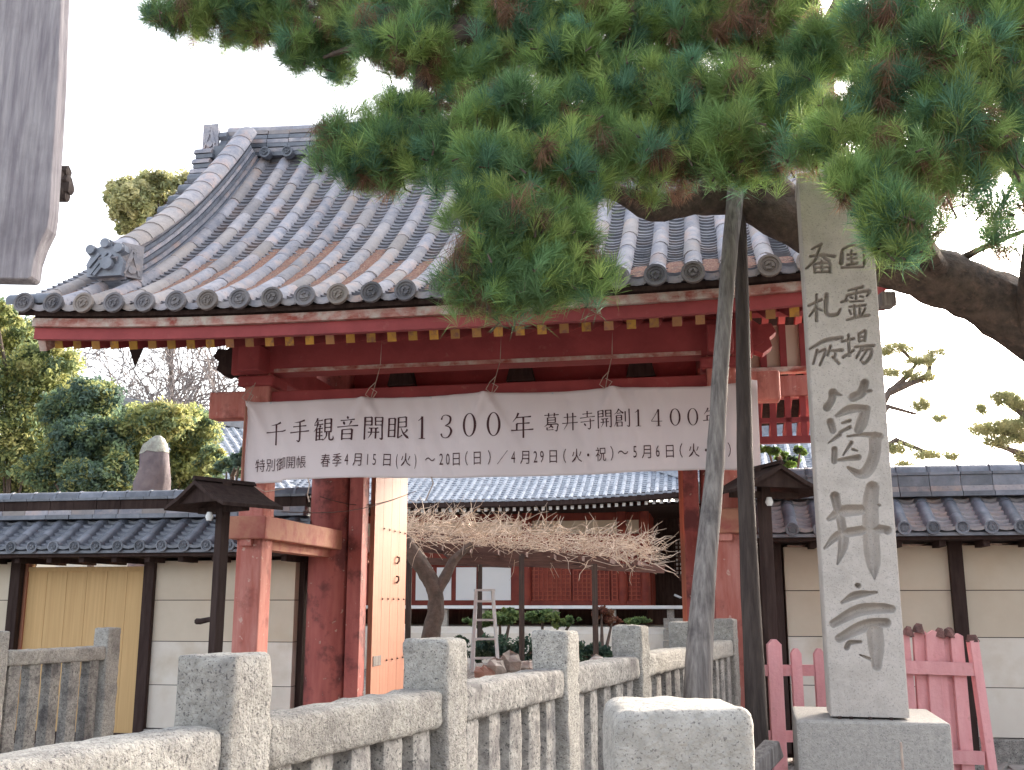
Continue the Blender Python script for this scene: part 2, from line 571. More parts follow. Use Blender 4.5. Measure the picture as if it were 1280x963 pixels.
# flat tile courses between the rows
fb = MB()
NC = int(arc[-1] / .088)
gaps = [rowx[0] - .283] + rowx
for s in [r_ + .1415 for r_ in rowx[:-1]] + [rowx[0] - .1415]:
    for k in range(1, NC):
        w0 = at_arc(k * .088); w1 = at_arc(min((k + 1.4) * .088, arc[-1]))
        f0 = rframe(s, w0); f1 = rframe(s, w1)
        vs = []
        jit = random.uniform(-.004, .004)
        for (ff, lift) in ((f0, .032 + jit), (f0, .008 + jit), (f1, .008)):
            for q in (-.085, -.045, 0, .045, .085):
                vs.append(ff @ Vector((q, 0, lift + 1.6 * q * q * 1.6)))
        fs = []
        for i in range(4):
            fs.append((i, i + 1, i + 6, i + 5)[::-1])
            fs.append((i, i + 1, i + 11, i + 10))
        fb.add(vs, fs)
fb.build('flat_tile', TILEF, roof_o, kind='stuff')
# eave flat end tiles, one by one
eb = MB()
n_ = 7
vs = []
for y, zz in ((0, 0), (0, -.055), (.10, 0.0)):
    for k in range(n_):
        q = -.1 + .2 * k / (n_ - 1)
        vs.append((q, y, zz + 4.2 * q * q))
fs = []
for i in range(n_ - 1):
    fs.append((i, i + 1, i + n_ + 1, i + n_)[::-1]); fs.append((i, i + 1, i + 2 * n_ + 1, i + 2 * n_))
eb.add(vs, fs)
eb.box((0, .012, -.028), (.10, .03, .03))
eave_me = eb.mesh('eave_tile', TILE, False)
for s in rowx[:-1]:
    s2 = s + .1415
    inst(eave_me, 'eave_tile', roof_o, Matrix.Translation((s2, WE - .055, zt(WE, s2) + .012)))
# reddish dry litter lying in the lower gutters
lb = MB()
for gi, s in enumerate([r_ + .1415 for r_ in rowx[:-1]]):
    hi = 1.55 + .9 * math.sin(gi * .35) * .4 + random.uniform(-.25, .35) if gi > 2 else .7
    if 17 <= gi: hi = random.uniform(.5, .8)
    lo = random.uniform(.04, .2)
    n = int((hi - lo) / .06)
    path = []
    vs = []; fs = []
    for k in range(n + 1):
        a = lo + (hi - lo) * k / n
        w_ = at_arc(a); ff = rframe(s, w_)
        th = .03 * math.sin(math.pi * min(1, max(.02, k / n))) ** .4 + random.uniform(0, .012)
        for q in (-.075, -.04, 0, .04, .075):
            vs.append(ff @ Vector((q, 0, .008 + th * (1 - (q / .1) ** 2 * .4) + random.uniform(0, .008))))
    for k in range(n):
        for i in range(4):
            a = k * 5 + i
            fs.append((a, a + 1, a + 6, a + 5))
    lb.add(vs, fs)
lb.build('pine_litter', LITTER, roof_o, smooth=True, kind='stuff')

# main ridge
RZ = zt(WR) - .04
rl, rr_ = SL + .16, SR - .16


def ridge_z(s):
    return .10 * (abs(s + .17) / 3.6) ** 2.2


NP = 25
for lay in range(6):
    b = MB()
    hw = .17 - .012 * lay
    z0 = .05 + lay * .062
    for i in range(NP):
        a0 = rl + (rr_ - rl) * i / NP; a1 = rl + (rr_ - rl) * (i + 1) / NP - .008
        dz = random.uniform(-.004, .004)
        j = random.uniform(-.008, .008)
        q = [(a, WR + sd * (hw + j), RZ + z0 + hh + ridge_z(a) + dz) for a in (a0, a1) for sd in (-1, 1) for hh in (0, .048)]
        b.add(q, [(0, 1, 3, 2), (4, 6, 7, 5), (0, 4, 5, 1), (2, 3, 7, 6), (0, 2, 6, 4), (1, 5, 7, 3)])
    b.build('ridge_course', TILE if lay % 2 else TILED, roof_o)
b = MB()
core = [(s, WR, RZ + ridge_z(s)) for s in np.linspace(rl + .02, rr_ - .02, 12)]
b.sweep([(-.085, 0), (.085, 0), (.08, .41), (-.08, .41)], [(Vector(p), Vector((0, -1, 0)), Vector((0, 0, 1))) for p in core])
b.build('ridge_core', TILED, roof_o)
cap2 = half_pipe(.095, .29, name='ridge_cap_tile', mat=TILE)
k = 0
s = rl
while s < rr_ - .1:
    dz = ridge_z(s + .285) - ridge_z(s)
    t = Vector((.285, 0, dz)).normalized()
    m = frame(Vector((s, WR, RZ + .41 + ridge_z(s))), Vector((0, -1, 0)), t, Vector((0, -1, 0)).cross(t))
    inst(cap2, 'ridge_cap_tile', roof_o, m)
    s += .285
rd_me = disc_mesh(.068, 'ridge_disc', TILED, .10)
for s in np.arange(rl + .3, rr_ - .1, .2835):
    inst(rd_me, 'ridge_disc', roof_o, Matrix.Translation((s, WR - .26, RZ + .06 + ridge_z(s))))


def onigawara(parent, M4, k, name='ridge_end_tile'):
    """demon tile: shouldered slab with three lobes on top, roundel and carved ribs"""
    b = MB()
    out = [(-.17, -.14), (.17, -.14), (.185, -.02), (.15, .05), (.19, .09), (.18, .15), (.13, .165), (.09, .13), (.05, .15), (.05, .2), (0, .225), (-.05, .2), (-.05, .15), (-.09, .13), (-.13, .165), (-.18, .15), (-.19, .09), (-.15, .05), (-.185, -.02)]
    b.prism([(x * k, z * k) for x, z in out], M4, .09 * k)
    for cx, cz in ((-.14, .115), (0, .17), (.14, .115)):
        b.tube([M4 @ Vector((cx * k, -.035 * k, cz * k)), M4 @ Vector((cx * k, .02, cz * k))], .045 * k, 10)
    b.tube([M4 @ Vector((.04 * k, -.05 * k, -.03 * k)), M4 @ Vector((.04 * k, .02, -.03 * k))], .06 * k, 12)
    for a0, a1 in (((-.13, -.12), (.02, .08)), ((-.09, -.13), (.07, .06)), ((-.15, -.05), (-.05, .07))):
        b.beam(M4 @ Vector((a0[0] * k, -.01, a0[1] * k)), M4 @ Vector((a1[0] * k, -.01, a1[1] * k)), .03 * k, .03 * k, up=M4.to_3x3() @ Vector((0, 1, 0)))
    return b.build(name, TILED, parent)


def chevron_plate(parent, M4, w_, h):
    b = MB()
    b.prism([(-w_ / 2, -h / 2), (w_ / 2, -h / 2), (w_ / 2, h / 2), (-w_ / 2, h / 2)], M4, .05)
    for q in (0, .055):
        for sg in (-1, 1):
            b.beam(M4 @ Vector((sg * (w_ / 2 - .03), -.006, -h / 2 + .02 + q)), M4 @ Vector((0, -.006, h / 2 - .1 + q)), .018, .022, up=M4.to_3x3() @ Vector((0, 1, 0)))
    b.tube([M4 @ Vector((0, -.02, -h / 2 + .07)), M4 @ Vector((0, .01, -h / 2 + .07))], .04, 10)
    return b.build('chevron_tile', TILE, parent)


for sg, s_end in ((-1, rl), (1, rr_)):
    zz = RZ + .22 + ridge_z(s_end)
    mm = frame(Vector((s_end + sg * .05, WR, zz)), Vector((0, sg * 1.0, 0)), Vector((-sg, 0, 0)), Vector((0, 0, 1)))
    onigawara(roof_o, mm, 1.0)
    chevron_plate(roof_o, frame(Vector((s_end + sg * .16, WR - .20, zz + .09)), Vector((1, 0, 0)), Vector((0, 1, 0)), Vector((0, 0, 1))), .20, .34)
    capm = half_pipe(.085, .22, name='ridge_end_roll', mat=TILE)
    for q in range(3):
        m = frame(Vector((s_end + sg * .30, WR - .24 - .04 * q, zz - .17 - q * .145)), Vector((0, sg, 0)), Vector((-sg, 0, 0)), Vector((0, 0, 1)))
        inst(capm, 'ridge_end_roll', roof_o, m)
        MB().box((s_end + sg * .17, WR - .22 - .04 * q, zz - .205 - q * .145), (.22, .19, .05)).build('ridge_end_slab', TILED, roof_o)
    b = MB(); b.box((s_end + sg * .0, WR - .13, zz - .30), (.16, .24, .48)); b.build('ridge_end_block', TILED, roof_o)
    # descending ridge
    sd = SL + .50 if sg < 0 else SR - .50
    wl = np.linspace(-.82, WR - .12, 18)
    for lay in range(6):
        hw = (.15, .135, .12, .11, .10, .09)[lay]
        path = []
        for w_ in wl:
            t = Vector((0, 1, slope(w_))).normalized(); nrm = Vector((0, -t.z, t.y))
            path.append((Vector((sd, w_, zt(w_, sd))) + nrm * (.06 + .045 * lay + random.uniform(-.002, .002)), Vector((1, 0, 0)), nrm))
        b = MB(); b.sweep([(-hw, 0), (hw, 0), (hw, .036), (-hw, .036)], path)
        b.build('descending_ridge_course', TILE if lay % 2 else TILED, roof_o)
    path = [(o_ - n2 * .28, x2, n2) for o_, x2, n2 in path]
    b = MB(); b.sweep([(-.085, 0), (.085, 0), (.08, .31), (-.08, .31)], path); b.build('descending_ridge_core', TILED, roof_o)
    dcap = half_pipe(.135, .27, n=9, name='descending_cap_tile', mat=TILE)
    a = float(np.interp(-.70, ws, arc))
    while a < arc[-1] - .05:
        w0 = at_arc(a); w1 = at_arc(min(a + .25, arc[-1]))
        ff = rframe(sd, w0, .33)
        inst(dcap, 'descending_cap_tile', roof_o, ff @ Matrix.Scale(.75, 4, (0, 0, 1)))
        a += .258
    ff = rframe(sd, -.82, .12)
    onigawara(roof_o, frame(Vector((sd - .04, -.95, zt(-.9, sd) + .30)), Vector((1, 0, 0)), Vector((0, 1, 0)), Vector((0, 0, 1))), 1.0)
    chevron_plate(roof_o, frame(Vector((sd + .17, -.84, zt(-.82, sd) + .28)), Vector((math.cos(.9), math.sin(.9), 0)), Vector((-math.sin(.9), math.cos(.9), 0)), Vector((0, 0, 1))), .20, .32)
    # verge tiles: short round tiles lying crosswise, ends outward
    vt = half_pipe(.075, .42, name='verge_tile', mat=TILED)
    s_o = SL - .10 if sg < 0 else SR + .10
    for a in [.03] + list(np.arange(1.45, arc[-1], .29)):
        w_ = at_arc(a); f_ = rframe(s_o, w_, .05)
        nrm = f_.to_3x3() @ Vector((0, 0, 1)); tt = f_.to_3x3() @ Vector((0, 1, 0))
        m = frame(Vector((s_o, w_, zt(w_, s_o) + .03)), tt * sg, Vector((-sg, 0, 0)), nrm)
        inst(vt, 'verge_tile', roof_o, m)
    # bargeboard and pendant
    b = MB()
    for back in (0, 1):
        path = []
        for w_ in np.linspace(WE + .12, WR, 14):
            t = Vector((0, 1, slope(w_))).normalized(); nrm = Vector((0, -t.z, t.y))
            if back:
                o_ = Vector((s_o - sg * .2, 2 * WR - w_, zt(w_, SL) - .12)); nrm = Vector((0, -nrm.y, nrm.z))
            else:
                o_ = Vector((s_o - sg * .2, w_, zt(w_, SL) - .12))
            path.append((o_, Vector((1, 0, 0)), nrm))
        b.sweep([(-.035, -.30), (.035, -.30), (.035, 0), (-.035, 0)], path)
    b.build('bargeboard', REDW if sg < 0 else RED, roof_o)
    b = MB()
    b.prism([(-.13, 0), (.13, 0), (.15, -.13), (.08, -.17), (.0, -.40), (-.08, -.17), (-.15, -.13)],
            frame(Vector((s_o - sg * .2, .28, 4.32)), Vector((.9, .43, 0)), Vector((-.43, .9, 0)), Vector((0, 0, 1))), .06)
    b.build('gable_pendant', DARKW, roof_o)

# eave fascia and rafters
b = MB()
path = []
for s in np.linspace(SL + .12, SR - .1, 20):
    path.append((Vector((s, WE + .10, 3.712 + upturn(s))), Vector((0, 1, 0)), Vector((0, 0, 1))))
b.sweep([(-.03, 0), (.03, 0), (.03, .10), (-.03, .10)], path)
b.build('fascia_board', RED, gate)
path = [(o_ + Vector((0, -.02, .103)), x_, n__) for o_, x_, n__ in path]
b = MB(); b.sweep([(-.05, 0), (.05, 0), (.05, .072), (-.05, .072)], path); b.build('worn_eave_board', REDW, gate)
path = [(o_ + Vector((0, .03, .0735)), x_, n__) for o_, x_, n__ in path]
b = MB(); b.sweep([(-.05, 0), (.12, 0), (.12, .06), (-.05, .06)], path); b.build('eave_batten', DARKW, gate)
rb = MB(); rb.beam((0, 0, 0), (0, 3.1, 1.0), .07, .085)
raf_me = rb.mesh('rafter', RED)
tb = MB(); tb.box((0, -.004, .0), (.074, .010, .088)); tip_me = tb.mesh('rafter_tip', YEL)
for i, s in enumerate(np.arange(SL + .22, SR - .12, .18)):
    r_o = inst(raf_me, 'rafter', gate, Matrix.Translation((s, -1.16, 3.725 + upturn(s) + random.uniform(-.003, .003))))
    inst(tip_me, 'rafter_tip', r_o, Matrix.Rotation(.3, 4, 'X') @ Matrix.Translation((0, -.003, 0)))
# planking above the rafters
b = MB()
for s0 in np.arange(SL + .13, SR - .2, .3):
    b.beam((s0 + .14, -1.3, 3.80 + upturn(s0)), (s0 + .14, 1.9, 4.80), .29, .02)
b.build('soffit_board', RED, gate)

# posts and pillars (local coords: x along the front, y inward)
SF = 2.165
for sg in (-1, 1):
    MB().box((0, 0, 1.82), (.25, .25, 3.76)).build('front_post', REDV, gate, bevel=.015, loc=(sg * SF, 0, 0))
    MB().box((0, 0, 1.82), (.25, .25, 3.76)).build('rear_post', REDV, gate, bevel=.015, loc=(sg * SF, 4.0, 0))
    MB().tube([(0, 0, .12), (0, 0, 2), (0, 0, 4.5)], [.235, .235, .22], 24).build('main_pillar', REDP, gate, smooth=True, loc=(sg * (SF + .0), 2.0, 0))
    for yy in (0, 4.0):
        MB().box((0, 0, .07), (.42, .42, .14)).build('post_base_stone', GRAN, gate, bevel=.02, loc=(sg * SF, yy, 0))
    MB().tube([(0, 0, 0), (0, 0, .13)], [.38, .33], 20).build('pillar_base_stone', GRAN, gate, smooth=True, loc=(sg * SF, 2, 0))
    # side beam through the front post
    MB().beam((sg * SF, -.2, 2.235), (sg * SF, 4.2, 2.235), .37, .21).build('side_beam', SBEAM, gate, bevel=.012, label='thick side beam with a faded square end')
    MB().beam((sg * SF, .13, 2.09), (sg * SF, 3.85, 2.09), .16, .09).build('side_beam_batten', SBEAM, gate)
    MB().beam((sg * SF - .02, -.17, 2.10), (sg * SF - .02, -.125, 2.10), .11, .06).build('wedge', REDV, gate)
    # door jamb
    MB().box((sg * 1.84, 2.0, 1.8), (.16, .22, 3.5)).build('door_jamb', REDP, gate, bevel=.01)
    # dark side boarding between pillar and wall
    MB().box((sg * 2.62, 2.02, 1.1), (.36, .10, 2.1)).build('side_board', DARKW, gate)
    # upper tie beam noses
    MB().beam((sg * (SF + .12), -.0, 3.41), (sg * (SF + .50), -.0, 3.41), .20, .26).build('tie_beam_nose', REDV, gate, bevel=.02)
    b = MB()
    out = [(0, -.17), (.12, -.17), (.17, -.11), (.25, -.14), (.33, -.08), (.31, 0), (.37, .05), (.33, .13), (.23, .12), (.17, .17), (0, .17)]
    m4 = frame(Vector((sg * (SF + .12), -.08, 3.84)), Vector((sg, 0, 0)), Vector((0, 1, 0)), Vector((0, 0, 1)))
    b.prism(out, m4, .17)
    m5 = m4 @ Matrix.Translation((.2, -.015, 0))
    b.tube([m5 @ Vector((0, 0, 0)), m5 @ Vector((0, .03, 0))], .07, 12)
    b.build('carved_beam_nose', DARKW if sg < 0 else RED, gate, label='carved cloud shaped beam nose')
    MB().beam((sg * SF, -.35, 3.80), (sg * SF, 4.35, 3.80), .22, .24).build('cross_beam', RED, gate, bevel=.015)
    MB().box((sg * SF, 0, 3.62), (.36, .36, .10)).build('bracket_block', RED, gate, bevel=.02)
    # leaf of the main door, swung inward
    door = MB().box((0, 0, 1.75), (.03, 1.3, 3.1)).build('door_leaf', NATW, gate, loc=(sg * 1.745, 2.82, .12), label='open natural wood door leaf')
    pl = MB().box((0, 0, 0), (.035, .318, 3.3)).mesh('plank', NATW)
    for k in range(4):
        inst(pl, 'plank', door, Matrix.Translation((-sg * .02, -.485 + .3235 * k, 1.73)))
    st = MB().tube([(0, 0, 0), (-sg * .02, 0, 0)], [.012, .004], 6)
    st.add([(-sg * .002, 0, .03), (-sg * .002, .014, 0), (-sg * .002, 0, -.03), (-sg * .002, -.014, 0)], [(0, 1, 2, 3)])
    st_me = st.mesh('door_stud', IRON)
    for zz, ks in ((2.28, range(5)), (1.48, range(5)), (.79, range(1, 5))):
        for k in ks:
            inst(st_me, 'door_stud', door, Matrix.Translation((-sg * .045, -.33 + .215 * k, zz)))
    hk = MB().tube([(0, 0, .03), (-sg * .03, 0, .02), (-sg * .03, 0, -.02), (0, .02, -.05)], .012, 6).mesh('door_hook', IRON)
    for zz in (1.95, 1.72):
        inst(hk, 'door_hook', door, Matrix.Translation((-sg * .045, .22, zz)))
    MB().box((-sg * .043, -.45, .80), (.008, .28, .11)).build('repair_patch', GREYW, door)

MB().box((0, 0, 3.86), (4.9, .24, .33)).build('front_beam', RED, gate, bevel=.02)
MB().box((0, -.125, 3.715), (4.0, .02, .035)).build('beam_molding', REDW, gate)
MB().box((0, 0, 3.41), (4.1, .13, .24)).build('front_tie_beam', RED, gate, bevel=.01)
MB().box((0, 2.0, 3.74), (5.1, .26, .42)).build('main_lintel', RED, gate, bevel=.02)
MB().box((0, 2.0, 3.50), (3.7, .16, .10)).build('door_head', RED, gate)
MB().box((0, 2.05, 4.3), (4.2, .06, .68)).build('transom_board', RED, gate)
for x in (-1.35, 0.02, 1.35):
    MB().prism([(-.16, 0), (.16, 0), (.11, .2), (-.11, .2)], frame(Vector((x, 1.86, 3.96)), Vector((1, 0, 0)), Vector((0, 1, 0)), Vector((0, 0, 1))), .16).build('strut_block', DARKW, gate, bevel=.01)
    MB().prism([(-.12, 0), (.12, 0), (.08, .14), (-.08, .14)], frame(Vector((x, -.1, 4.035)), Vector((1, 0, 0)), Vector((0, 1, 0)), Vector((0, 0, 1))), .16).build('strut_block', RED, gate, bevel=.01)
MB().box((0, 2.0, 4.72), (7.0, .2, .22)).build('ridge_purlin', RED, gate)
MB().box((0, 0, 4.13), (6.9, .17, .13)).build('eave_purlin', RED, gate)
MB().box((0, 4.0, 3.86), (4.9, .24, .33)).build('rear_beam', RED, gate)
MB().box((0, 4.0, 4.13), (6.9, .17, .13)).build('rear_purlin', RED, gate)
# rear rafters (underside seen through the gate)
rb2 = MB(); rb2.beam((0, 5.1, 3.78), (0, 1.99, 4.78), .07, .085); r2 = rb2.mesh('rafter', RED)
for s in np.arange(SL + .22, SR - .12, .18):
    inst(r2, 'rafter', gate, Matrix.Translation((s, 0, 0)))
# right-hand wing: rails, white panel and lattice
b = MB()
MB().box((2.95, 2.0, 3.99), (1.3, .16, .05)).build('wing_cap_rail', REDW, gate)
MB().box((2.95, 2.0, 3.81), (1.3, .14, .22)).build('wing_rail', REDV, gate, bevel=.01)
MB().box((2.95, 2.0, 3.24), (1.3, .10, .07)).build('wing_lower_rail', RED, gate)
MB().box((2.95, 2.0, 3.45), (1.3, .05, .05)).build('wing_middle_rail', RED, gate)
lat = MB().box((0, 0, 0), (.06, .05, .44)).mesh('lattice_bar', RED)
for x in np.arange(2.42, 3.6, .155):
    inst(lat, 'lattice_bar', gate, Matrix.Translation((x, 2.0, 3.48)))
MB().box((2.95, 2.06, 4.25), (1.3, .03, .5)).build('plaster_panel', PLASC, gate)
lat2 = MB().box((0, 0, 0), (.07, .06, .5)).mesh('panel_stile', RED)
for x in np.arange(2.45, 3.6, .21):
    inst(lat2, 'panel_stile', gate, Matrix.Translation((x, 2.02, 4.25)))


# ------------------------------------------------------------------ brush strokes
def catmull(pts, n=6):
    p = np.array(pts, float)
    if len(p) < 3:
        t = np.linspace(0, 1, n + 1)[:, None]
        return p[0] * (1 - t) + p[1] * t
    q = np.vstack([2 * p[0] - p[1], p, 2 * p[-1] - p[-2]])
    out = []
    for i in range(1, len(q) - 2):
        for k in range(n):
            t = k / n
            out.append(.5 * ((2 * q[i]) + (-q[i - 1] + q[i + 1]) * t + (2 * q[i - 1] - 5 * q[i] + 4 * q[i + 1] - q[i + 2]) * t * t + (-q[i - 1] + 3 * q[i] - 3 * q[i + 1] + q[i + 2]) * t ** 3))
    out.append(p[-1])
    return np.array(out)


def wid(kind, t):
    if kind == 'h': return .30 + .14 * (1 - t) ** 6 + .38 * max(0, 1 - abs(t - .94) / .12)
    if kind == 'v': return .56 + .16 * (1 - t) ** 5
    if kind == 'p': return .62 * (1 - t) ** .8 + .07
    if kind == 'n': return (.14 + .85 * t) if t < .85 else (.86 * (1 - t) / .15 + .05)
    if kind == 'd': return .16 + .62 * math.sin(math.pi * min(1, t * .8 + .1))
    if kind == 'k': return .55 if t < .8 else .55 * (1 - t) / .2 + .05   # hook
    return .5


GL = {   # strokes on a 0..10 grid, y up; kind, points
 '千': [('p', (7.2, 9.2), (5.6, 8.5), (2.6, 8.0)), ('h', (.6, 5.2), (9.6, 5.7)), ('v', (5.2, 8.2), (5.2, 0))],
 '手': [('p', (7.4, 9.4), (5.2, 8.8), (2.6, 8.5)), ('h', (2, 6.8), (8.2, 7.1)), ('h', (.6, 4.4), (9.6, 4.9)), ('k', (5.2, 8.6), (5.3, 4), (5.0, .8), (3.6, 1.2))],
 '観': [('p', (2.2, 9.8), (1.6, 8.6), (.5, 7.4)), ('h', (1.6, 8.6), (4.6, 8.8)), ('h', (.5, 7.0), (4.9, 7.2)), ('p', (2.3, 8.2), (1.8, 6), (.3, 4.2)), ('v', (1.6, 5.3), (1.6, .4)), ('h', (1.6, 5.3), (4.7, 5.5)), ('h', (1.6, 3.9), (4.5, 4)), ('h', (1.6, 2.4), (4.5, 2.5)), ('h', (1.6, .8), (4.9, .9)), ('v', (3.1, 5.9), (3.1, .9)), ('d', (3.2, 6.8), (3.6, 6.0)),
        ('v', (5.7, 9.2), (5.7, 3.7)), ('h', (5.7, 9.1), (8.8, 9.2)), ('v', (8.7, 9.2), (8.7, 3.6)), ('h', (5.7, 7.4), (8.6, 7.4)), ('h', (5.7, 5.7), (8.6, 5.7)), ('h', (5.7, 4), (8.6, 4)), ('p', (6.6, 3.8), (6.3, 2), (4.6, .2)), ('k', (7.8, 3.8), (7.8, 1.2), (8.6, .5), (9.7, .8), (9.7, 2.2))],
 '音': [('d', (4.7, 9.9), (5.3, 8.8)), ('h', (1.8, 8.2), (8.2, 8.5)), ('d', (3.1, 7.8), (3.7, 6.4)), ('p', (6.8, 8.0), (6.4, 7.0), (5.7, 6.2)), ('h', (.5, 5.5), (9.6, 6.0)), ('v', (2.8, 4.4), (2.9, 0)), ('h', (2.8, 4.3), (7.1, 4.5)), ('v', (7.1, 4.5), (7.0, 0)), ('h', (2.9, 2.5), (6.9, 2.6)), ('h', (2.9, .5), (6.9, .6))],
 '開': [('v', (1.2, 9.3), (1.2, 0)), ('h', (1.2, 9.2), (4.2, 9.3)), ('v', (4.2, 9.3), (4.2, 5.9)), ('h', (1.2, 7.6), (4.1, 7.7)), ('h', (1.2, 6.1), (4.1, 6.1)), ('v', (5.8, 9.3), (5.8, 5.9)), ('h', (5.8, 9.2), (8.8, 9.3)), ('k', (8.8, 9.4), (8.8, 2), (8.7, .4), (7.6, .8)), ('h', (5.8, 7.6), (8.7, 7.7)), ('h', (5.8, 6.1), (8.7, 6.1)), ('h', (3, 4.8), (7.1, 4.9)), ('h', (2.6, 3.1), (7.5, 3.2)), ('p', (4.1, 4.8), (4.0, 2.5), (2.8, .6)), ('v', (6.0, 4.8), (6.0, .5))],
 '眼': [('v', (.9, 8.8), (.9, 1)), ('h', (.9, 8.7), (3.6, 8.8)), ('v', (3.6, 8.8), (3.6, 1)), ('h', (.9, 6.2), (3.5, 6.3)), ('h', (.9, 3.8), (3.5, 3.9)), ('h', (.9, 1.3), (3.5, 1.4)), ('v', (5.0, 9.2), (5.0, .6)), ('h', (5, 9.1), (8.6, 9.3)), ('v', (8.6, 9.3), (8.6, 5.2)), ('h', (5, 7.2), (8.5, 7.3)), ('h', (5, 5.2), (8.5, 5.3)), ('p', (9.2, 4.2), (8.4, 3.2), (7.2, 2.6)), ('n', (6.2, 5.0), (7.4, 2.6), (9.9, .4)), ('h', (5, .7), (6.9, 1.9))],
 '年': [('p', (3.4, 9.8), (2.6, 8.2), (.9, 6.2)), ('h', (2.4, 8.0), (8.8, 8.3)), ('h', (2.6, 5.6), (8.2, 5.8)), ('v', (2.7, 5.6), (2.7, 3.0)), ('h', (.4, 2.9), (9.8, 3.3)), ('v', (5.5, 8.2), (5.5, 0))],
 '葛': [('h', (.8, 8.7), (9.4, 8.9)), ('v', (3.3, 9.9), (3.4, 7.9)), ('v', (6.8, 9.9), (6.6, 7.9)), ('v', (2.7, 7.4), (2.7, 4.6)), ('h', (2.7, 7.3), (7.3, 7.4)), ('v', (7.3, 7.4), (7.3, 4.6)), ('h', (2.7, 6.0), (7.2, 6.1)), ('h', (2.7, 4.7), (7.2, 4.8)), ('p', (2.9, 4.5), (2.2, 3.4), (.8, 2.4)), ('k', (2.2, 3.6), (8.4, 3.8), (8.5, 2), (8.0, .1), (6.8, .5)), ('p', (4.9, 3.5), (4.2, 2.3), (3, 1.6)), ('d', (4.8, 2.8), (6.0, 1.8)), ('v', (2.4, 2.0), (2.4, .6)), ('h', (2.4, .6), (6.2, .8))],
 '井': [('h', (1.4, 7.2), (8.8, 7.5)), ('h', (.5, 3.9), (9.6, 4.3)), ('p', (3.5, 9.4), (3.5, 4), (1.3, .4)), ('v', (6.7, 9.6), (6.7, 0))],
 '寺': [('h', (2.2, 8.4), (7.9, 8.6)), ('v', (5, 9.9), (5, 6.6)), ('h', (.6, 6.4), (9.5, 6.8)), ('h', (.9, 4.2), (9.2, 4.5)), ('k', (6.7, 5.8), (6.8, 1.5), (6.3, .2), (5, .8)), ('d', (3.0, 3.4), (4.1, 2.0))],
 '創': [('p', (3.2, 9.8), (2.2, 8.2), (.3, 6.8)), ('n', (3.2, 9.6), (4.5, 8.2), (6, 7.2)), ('h', (2.1, 7.4), (4.2, 7.5)), ('h', (1.7, 6.2), (4.7, 6.3)), ('v', (4.7, 6.3), (4.7, 3.6)), ('h', (1.7, 5), (4.6, 5)), ('h', (1.7, 3.7), (4.6, 3.7)), ('p', (1.7, 6.2), (1.5, 3), (.4, .3)), ('v', (2, 2.7), (2, .3)), ('h', (2, 2.6), (4.9, 2.7)), ('v', (4.9, 2.7), (4.9, .3)), ('h', (2, .6), (4.9, .6)), ('v', (6.9, 8.2), (6.9, 2.8)), ('k', (9.2, 9.6), (9.2, 1.4), (8.8, .2), (7.6, .8))],
}
DIG = {
 '1': [[(3.2, 7.6, .25), (4.4, 8.4, .45), (5.0, 9.4, .5)], [(5.1, 9.3, 1.15), (5.1, 4, 1.15), (5.1, .2, 1.15)], [(3.6, .15, .3), (5.1, .2, .45), (6.6, .15, .3)]],
 '0': [[(5 + 2.6 * math.cos(a), 4.8 + 4.6 * math.sin(a), .32 + .85 * abs(math.cos(a)) ** 1.5) for a in np.linspace(0, 2 * math.pi, 25)]],
 '3': [[(2.7, 7.6, .9), (3.4, 9.0, .4), (5.0, 9.4, .35), (6.9, 8.4, .9), (6.6, 6.2, .9), (4.6, 5.1, .3)], [(4.4, 5.05, .3), (6.4, 4.5, .6), (7.4, 2.8, 1.1), (6.4, .8, .8), (4.6, .15, .35), (3.0, .8, .5), (2.5, 2.0, .9)]],
 '4': [[(5.9, 9.3, .5), (4.2, 6.2, .35), (1.9, 2.9, .35)], [(1.9, 2.75, .4), (5, 2.75, .4), (8.1, 2.75, .4)], [(6.0, 9.3, 1.1), (6.0, 4, 1.1), (6.0, .2, 1.1)], [(4.7, .15, .3), (7.3, .15, .3)]],
}

# ------------------------------------------------------------------ banner
BL, BR, BT, BB = -2.205, 2.46, 3.405, 2.65   # in gate-local x and z
BN = empty('cloth_banner', G0 + W * -.24, -A, 'long white cloth banner lettered in dark ink, strung across the gate front', 'banner')


def bf(u_, v_):
    """banner local position for u (0..1 along), v (0 bottom..1 top)"""
    x = BL + (BR - BL) * u_
    hang = [0.0, .245, .49, .735, .985, 1.02]
    d = min(abs(u_ - h) for h in hang)
    top = BT - .010 - .010 * math.sin(min(1, d / .12) * math.pi / 2) + .006
    if u_ > .9: top += .02 * (u_ - .9) * 10
    bot = BB + .012 * math.sin(u_ * 9) - (.02 if u_ < .08 else 0)
    z = bot + (top - bot) * v_
    y = .028 * math.sin(u_ * 21 + v_ * 1.3) + .010 * math.sin(u_ * 47 + 2 * v_) * (1 - v_ * .4) + .004 * math.sin(u_ * 130 + 9 * v_ + 3 * math.sin(u_ * 17)) + .02 * (v_ - .5) * math.sin(u_ * 6)
    for h in hang[:-1]:
        y += -.040 * math.exp(-((u_ - h - .10 * (1 - v_)) / .010) ** 2) * v_ ** 2
        y += -.032 * math.exp(-((u_ - h + .07 * (1 - v_)) / .010) ** 2) * v_ ** 2
    return Vector((x, y, z))


NU, NV = 420, 30
b = MB()
b.add([bf(i / NU, j / NV) for j in range(NV + 1) for i in range(NU + 1)],
      [(j * (NU + 1) + i, j * (NU + 1) + i + 1, (j + 1) * (NU + 1) + i + 1, (j + 1) * (NU + 1) + i) for j in range(NV) for i in range(NU)])
cl = b.build('cloth', CLOTH, BN, smooth=True)
so = cl.modifiers.new('thick', 'SOLIDIFY'); so.thickness = .003; so.offset = 1
lay_i = [0]


